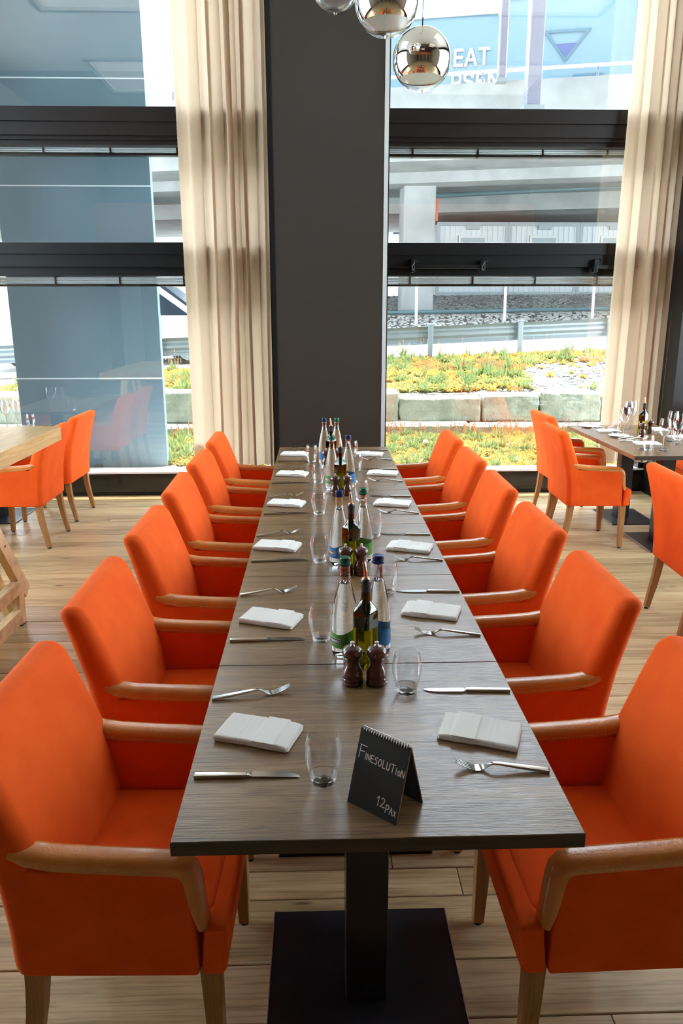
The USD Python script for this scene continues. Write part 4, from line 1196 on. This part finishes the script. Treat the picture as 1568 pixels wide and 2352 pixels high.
peb = [(pebble(1), 'pebble_pale'), (pebble(2), 'pebble_mid'), (pebble(3), 'pebble_dark')]
r_ = np.random.default_rng(55)
for nm, lab, n, xa, xb, ya, yb, wts, s0, s1, sd in (('gravel_pebbles', 'pale pebbles along the road behind the guardrail', 9000, -8, 11, 17.3, 20.9, (0.5, 0.4, 0.1), 0.025, 0.055, 61), ('embankment_stones', 'grey-green stones on the embankment under the viaduct', 14000, -8, 12, 21.0, 25.9, (0.35, 0.5, 0.15), 0.03, 0.065, 62), ('bank_pebbles', 'pale pebbles on the bare right part of the flower bank', 5200, 2.2, 7.5, 10.2, 13.3, (0.5, 0.35, 0.15), 0.012, 0.032, 63)):
    x, y = r_.uniform(xa, xb, n), r_.uniform(ya, yb, n)
    scatter(nm, lab, peb, np.stack([x, y, height(x, y) + 0.005, r_.choice(3, n, p=wts)], 1), sd, s0, s1)
    stage.GetPrimAtPath('/World/' + nm).SetCustomDataByKey('category', 'pebbles')

# small globe lamp in the bed
g = thing('garden_lamp', 'small white globe lamp on a short stem in the low bed', 'lamp', (1.235, 8.60, float(height(1.2, 8.6))))
part(g, 'stem', tube([(0, 0, 0), (0, 0, 0.07)], 0.008, 8), 'galvanised')
gl = trimesh.creation.icosphere(3, 0.032)
gl.apply_translation((0, 0, 0.09))
part(g, 'globe', gl, 'white_paint', smooth=True)

# dark slab standing close outside the left window
pn = thing('outdoor_panel', 'dark slate-blue upright slab just outside the left window', 'panel', (-2.305, 7.86, 0.15))
part(pn, 'body', rbox(1.46, 0.10, 5.6, 0.006, 1, loc=(0, 0, 2.8)), 'panel_slate')
for z in (0.93, 2.74, 3.66):
    part(pn, 'joint_strip', bx(-0.73, 0.73, -0.054, -0.049, z - 0.006, z + 0.006), 'blind_alu', smooth=False)

# guardrail
gr = thing('guardrail', 'galvanised guardrail on posts along the road', 'guardrail')


def ground_slope(x):
    return 0.042 * np.clip(x - 2.0, -14, 14)


wsec = np.array([(-0.020, -0.15), (0.02, -0.135), (0.045, -0.10), (0.045, -0.06), (0.012, -0.02), (0.012, 0.02), (0.045, 0.06), (0.045, 0.10), (0.02, 0.135), (-0.020, 0.15), (-0.030, 0.15), (0.008, 0.13), (0.033, 0.095), (0.033, 0.065), (0.0, 0.02), (0.0, -0.02), (0.033, -0.065), (0.033, -0.095), (0.008, -0.13), (-0.030, -0.15)])
xs = np.linspace(-16, 18, 18)
part(gr, 'rail', sweep([(x, 13.42, 1.335 + ground_slope(x)) for x in xs], [wsec] * 18), 'galvanised', smooth=30)
for x in np.arange(-11.0 + 0.47, 16, 1.56):
    zz = float(ground_slope(x))
    part(gr, 'post', cat(bx(x - 0.04, x + 0.04, 13.30, 13.37, 0.75 + zz, 1.53 + zz, 0.008), bx(x - 0.05, x + 0.05, 13.29, 13.40, 1.50 + zz, 1.53 + zz, 0.005)), 'galvanised')

# fence on the gravel
fe = thing('fence', 'thin pale posts with a low rail in front of the embankment', 'fence')
for x in np.arange(-10.6, 14, 2.17):
    z = float(height(x, 19.0))
    part(fe, 'post', tube([(x, 19.0, z - 0.05), (x - 0.02, 19.0, z + 1.6)], 0.035, 8), 'fence_white')
part(fe, 'rail', tube([(x, 20.2, float(height(x, 20.2)) + 0.10) for x in np.linspace(-14, 16, 16)], 0.05, 8), 'pipe_green')

# site containers
for k in range(-3, 5):
    x0 = 4.07 + 2.435 * k
    if k == -1:
        continue
    c = thing('site_container', 'pale grey site cabin, %s' % ['leftmost of the row', 'second of the row', '', 'left one seen in the right window', 'middle one seen in the right window', 'behind steps at the right of the window', 'next to the curtain', 'last of the row'][k + 3], 'container', (x0 + 1.2175, 27.0, 2.25), 0, 'row of site cabins behind the embankment')
    part(c, 'body', bx(-1.19, 1.19, 0.03, 6.0, 0.05, 2.36), 'container_paint', smooth=False)
    rib = []
    for q in np.arange(-1.08, 1.1, 0.18):
        rib.append(bx(q - 0.035, q + 0.035, 0.0, 0.035, 0.15, 2.28))
    part(c, 'corrugation', cat(rib), 'container_paint', smooth=False)
    for xx in (-1.16, 1.16):
        part(c, 'corner_post', bx(xx - 0.055, xx + 0.055, -0.03, 0.08, 0.0, 2.40), 'container_trim', smooth=False)
    part(c, 'roof_rail', bx(-1.21, 1.21, -0.04, 0.06, 2.28, 2.40), 'container_trim', smooth=False)
    part(c, 'floor_rail', bx(-1.21, 1.21, -0.04, 0.06, 0.0, 0.14), 'container_trim', smooth=False)
    wn = part(c, 'window', bx(-0.48, 0.48, -0.05, 0.02, 1.10, 1.98), 'white_paint', smooth=False)
    part(wn, 'pane', bx(-0.41, 0.41, -0.055, -0.045, 1.17, 1.90), 'container_trim', smooth=False)
    part(c, 'roof_vent', bx(-0.22, 0.22, -0.10, 0.02, 2.16, 2.29), 'container_trim', smooth=False)
st = thing('steps', 'short concrete steps up the embankment', 'steps')
for q in range(5):
    part(st, 'step', bx(6.9 - 0.06 * q, 8.5, 22.6 + 0.62 * q, 25.8, 1.5, 1.86 + 0.10 * q), 'concrete', smooth=False)

# viaduct
va = thing('viaduct', 'grey concrete road viaduct crossing behind the garden', 'bridge')
vp = lambda x: 18.35 - 0.236 * (x - 2.83)      # y of the parapet face
xs = np.array([-26.0, 26.0])


def band(yo0, yo1, z0, z1, xa=-26.0, xb=26.0):
    c = [(xa, vp(xa) + yo0), (xb, vp(xb) + yo0), (xb, vp(xb) + yo1), (xa, vp(xa) + yo1)]
    V = [(x, y, z0) for x, y in c] + [(x, y, z1) for x, y in c]
    return np.array(V), np.array([(3, 2, 1, 0), (4, 5, 6, 7), (0, 1, 5, 4), (1, 2, 6, 5), (2, 3, 7, 6), (3, 0, 4, 7)])


part(va, 'parapet', band(0.0, 0.35, 5.45, 6.55), 'concrete', smooth=False)
part(va, 'deck', band(0.15, 7.4, 5.05, 5.75), 'concrete', smooth=False)
part(va, 'girder', band(1.6, 2.4, 4.80, 5.10), 'concrete', smooth=False)
part(va, 'edge_beam', band(5.9, 6.5, 4.60, 5.08), 'concrete', smooth=False)
part(va, 'drain_pipe', tube([(x, vp(x) + 5.2, 4.97 + 0.02 * (x - 3)) for x in np.linspace(3.2, 22, 10)], 0.07, 10), 'pipe_green')
part(va, 'handrail', tube([(x, vp(x) + 0.18, 6.80) for x in np.linspace(-24, 24, 12)], 0.035, 8), 'white_paint')
for x in np.arange(-20.0 + 0.17, 22, 2.35):
    part(va, 'handrail_post', tube([(x, vp(x) + 0.18, 6.5), (x, vp(x) + 0.18, 6.8)], 0.025, 8), 'pale_paint')
for x in (2.63, -9.5, 14.5):
    part(va, 'pier', rbox(0.82, 1.1, 4.2, 0.05, 2, loc=(x, 21.0, 3.1)), 'concrete')
fx = thing('beam', 'second concrete deck edge seen under the viaduct', 'bridge')
part(fx, 'slab', band(7.35, 14.5, 4.88, 5.5, -16, 26), 'concrete', smooth=False)
rp = thing('hanging_marker', 'slim orange-red marker hanging under the deck beside the viaduct pier', 'marker')
part(rp, 'shaft', bx(3.50, 3.56, 23.5, 23.56, 4.3, 5.05), 'red_post', smooth=False)

# white hall far behind
bd = thing('hall', 'white flat-roofed hall far behind the viaduct', 'building')
part(bd, 'wall', bx(-30, 30, 40, 52, 2.2, 8.3), 'white_paint', smooth=False)
part(bd, 'roof', bx(-30.3, 30.3, 39.7, 52.3, 8.3, 8.6), 'container_trim', smooth=False)
for x in np.arange(-24.9, 26, 2.9):
    wn = part(bd, 'window', bx(x - 0.35, x + 0.35, 39.93, 40.02, 5.4, 6.5), 'container_trim', smooth=False)
    part(wn, 'pane', bx(x - 0.28, x + 0.28, 39.915, 39.93, 5.48, 6.42), 'dark_window', smooth=False)

# street lamp with two arms in front of the hall
sl = thing('street_lamp', 'small twin-armed street lamp behind the site cabins', 'street lamp', (8.2, 34.0, 2.2))
part(sl, 'mast', tube([(0, 0, 0), (0, 0, 4.0)], 0.05, 8), 'galvanised')
part(sl, 'arm', bx(-0.55, 0.55, -0.04, 0.04, 3.98, 4.05), 'galvanised', smooth=False)
for s in (-1, 1):
    part(sl, 'lamp_head', bx(min(s * 0.3, s * 0.75), max(s * 0.3, s * 0.75), -0.12, 0.12, 3.96, 4.04), 'galvanised', smooth=False)

# billboard behind the viaduct
ANG = math.degrees(math.atan2(-1.35, 6.0))
bb = thing('billboard', 'big pale blue advertising board with white letters and triangle emblem behind the viaduct', 'billboard', (3.34, 26.3, 0), ANG)
part(bb, 'panel', bx(-6.0, 2.55, 0.0, 0.25, 6.6, 10.45), 'board_blue', smooth=False)
part(bb, 'panel', bx(2.60, 6.45, 0.0, 0.25, 6.6, 10.8), 'board_blue', smooth=False)
part(bb, 'upper_panel', bx(-6.0, 2.55, 0.05, 0.2, 10.72, 11.5), 'board_upper', smooth=False)
part(bb, 'top_edge', cat(bx(-6.0, 2.55, -0.04, 0.29, 10.45, 10.70), bx(2.60, 6.45, -0.04, 0.29, 10.8, 10.95)), 'board_white', smooth=False)
part(bb, 'side_edge', bx(6.45, 6.75, -0.04, 0.29, 6.6, 10.95), 'board_white', smooth=False)


def sign_text(s, h, x, z, wdt):
    m = meshkit.text_mesh(s, h, 0.03, bold=True)
    b = m.bounds
    m.apply_translation([-b[0][0], -b[0][1], 0])
    m.apply_scale([wdt / (b[1][0] - b[0][0]), 1, 1])
    v = m.vertices
    m.vertices = np.stack([x + v[:, 0], -v[:, 2], z + v[:, 1]], 1)
    return m


part(bb, 'lettering', sign_text('EAT', 0.47, 0.98, 9.06, 1.10), 'board_white', smooth=False, label='white letters EAT')
part(bb, 'lettering', sign_text('RSEN', 0.47, 0.92, 8.38, 1.50), 'board_white', smooth=False, label='white letters RSEN')
part(bb, 'lettering', prism([(2.25, 10.6), (2.50, 10.6), (2.34, 10.1)], 0.03, 'xz', -0.03), 'board_white', smooth=False, label='white wedge tip')
tri = Polygon([(3.62, 9.90), (5.02, 9.90), (4.32, 9.03)])
part(bb, 'emblem', prism(tri.difference(tri.buffer(-0.075)), 0.03, 'xz', -0.03), 'board_line', smooth=False, label='outlined triangle pointing down')
part(bb, 'emblem', prism([(4.00, 9.52), (4.64, 9.52), (4.32, 9.13)], 0.03, 'xz', -0.03), 'board_fill', smooth=False, label='filled lower triangle')
part(bb, 'emblem', prism(LineString([(4.62, 7.6), (4.62, 8.62), (5.42, 8.62), (5.42, 7.6)]).buffer(0.05, cap_style=2), 0.03, 'xz', -0.03), 'board_line', smooth=False)
for x in (-4.5, 0.5, 5.5):
    part(bb, 'strut', bx(x - 0.12, x + 0.12, 0.25, 0.9, 5.53, 10.6), 'galvanised', smooth=False)
for lab, x, y, w, z0 in (('slim pale lilac mast on the viaduct, left of a wider one', 3.98, 17.9, 0.17, 6.5), ('wide pale lilac mast on the viaduct in front of the billboard', 4.50, 17.25, 0.30, 5.8)):
    ms = thing('mast', lab, 'mast', (x, y, 0))
    part(ms, 'shaft', rbox(w, w, 5.5, 0.03, 2, loc=(0, 0, z0 + 2.75)), 'pale_paint')
    part(ms, 'foot_plate', bx(-w * 0.7, w * 0.7, -w * 0.7, w * 0.7, z0 - 0.03, z0 + 0.05), 'galvanised', smooth=False)

# white van on the road
vn = thing('van', 'white delivery van on the road behind the left curtain', 'van', (-3.95, 15.3, float(height(-4.5, 15.3))))
bp_ = Polygon([(-2.4, 0.32), (2.38, 0.32), (2.42, 0.70), (2.25, 0.90), (1.62, 1.00), (1.0, 1.45), (0.75, 1.55), (-2.35, 1.55), (-2.42, 1.4)]).buffer(0.04, quad_segs=2)
part(vn, 'body', prism(bp_, 1.7, 'xz', -0.85), 'white_paint', smooth=30)
part(vn, 'side_window', prism([(0.35, 0.95), (1.60, 0.95), (0.98, 1.40), (0.35, 1.40)], 1.76, 'xz', -0.88), 'dark_window', smooth=False)
part(vn, 'windscreen', prism([(1.62, 1.03), (1.72, 1.03), (1.12, 1.49), (1.02, 1.49)], 1.5, 'xz', -0.75), 'dark_window', smooth=False)
for x in (-1.55, 1.55):
    for y in (-0.80, 0.62):
        wl = part(vn, 'wheel', prism(Point(x, 0.33).buffer(0.33, quad_segs=8), 0.2, 'xz', y), 'rubber')
        part(wl, 'hub_cap', prism(Point(x, 0.33).buffer(0.2, quad_segs=8), 0.22, 'xz', y - 0.01), 'galvanised')
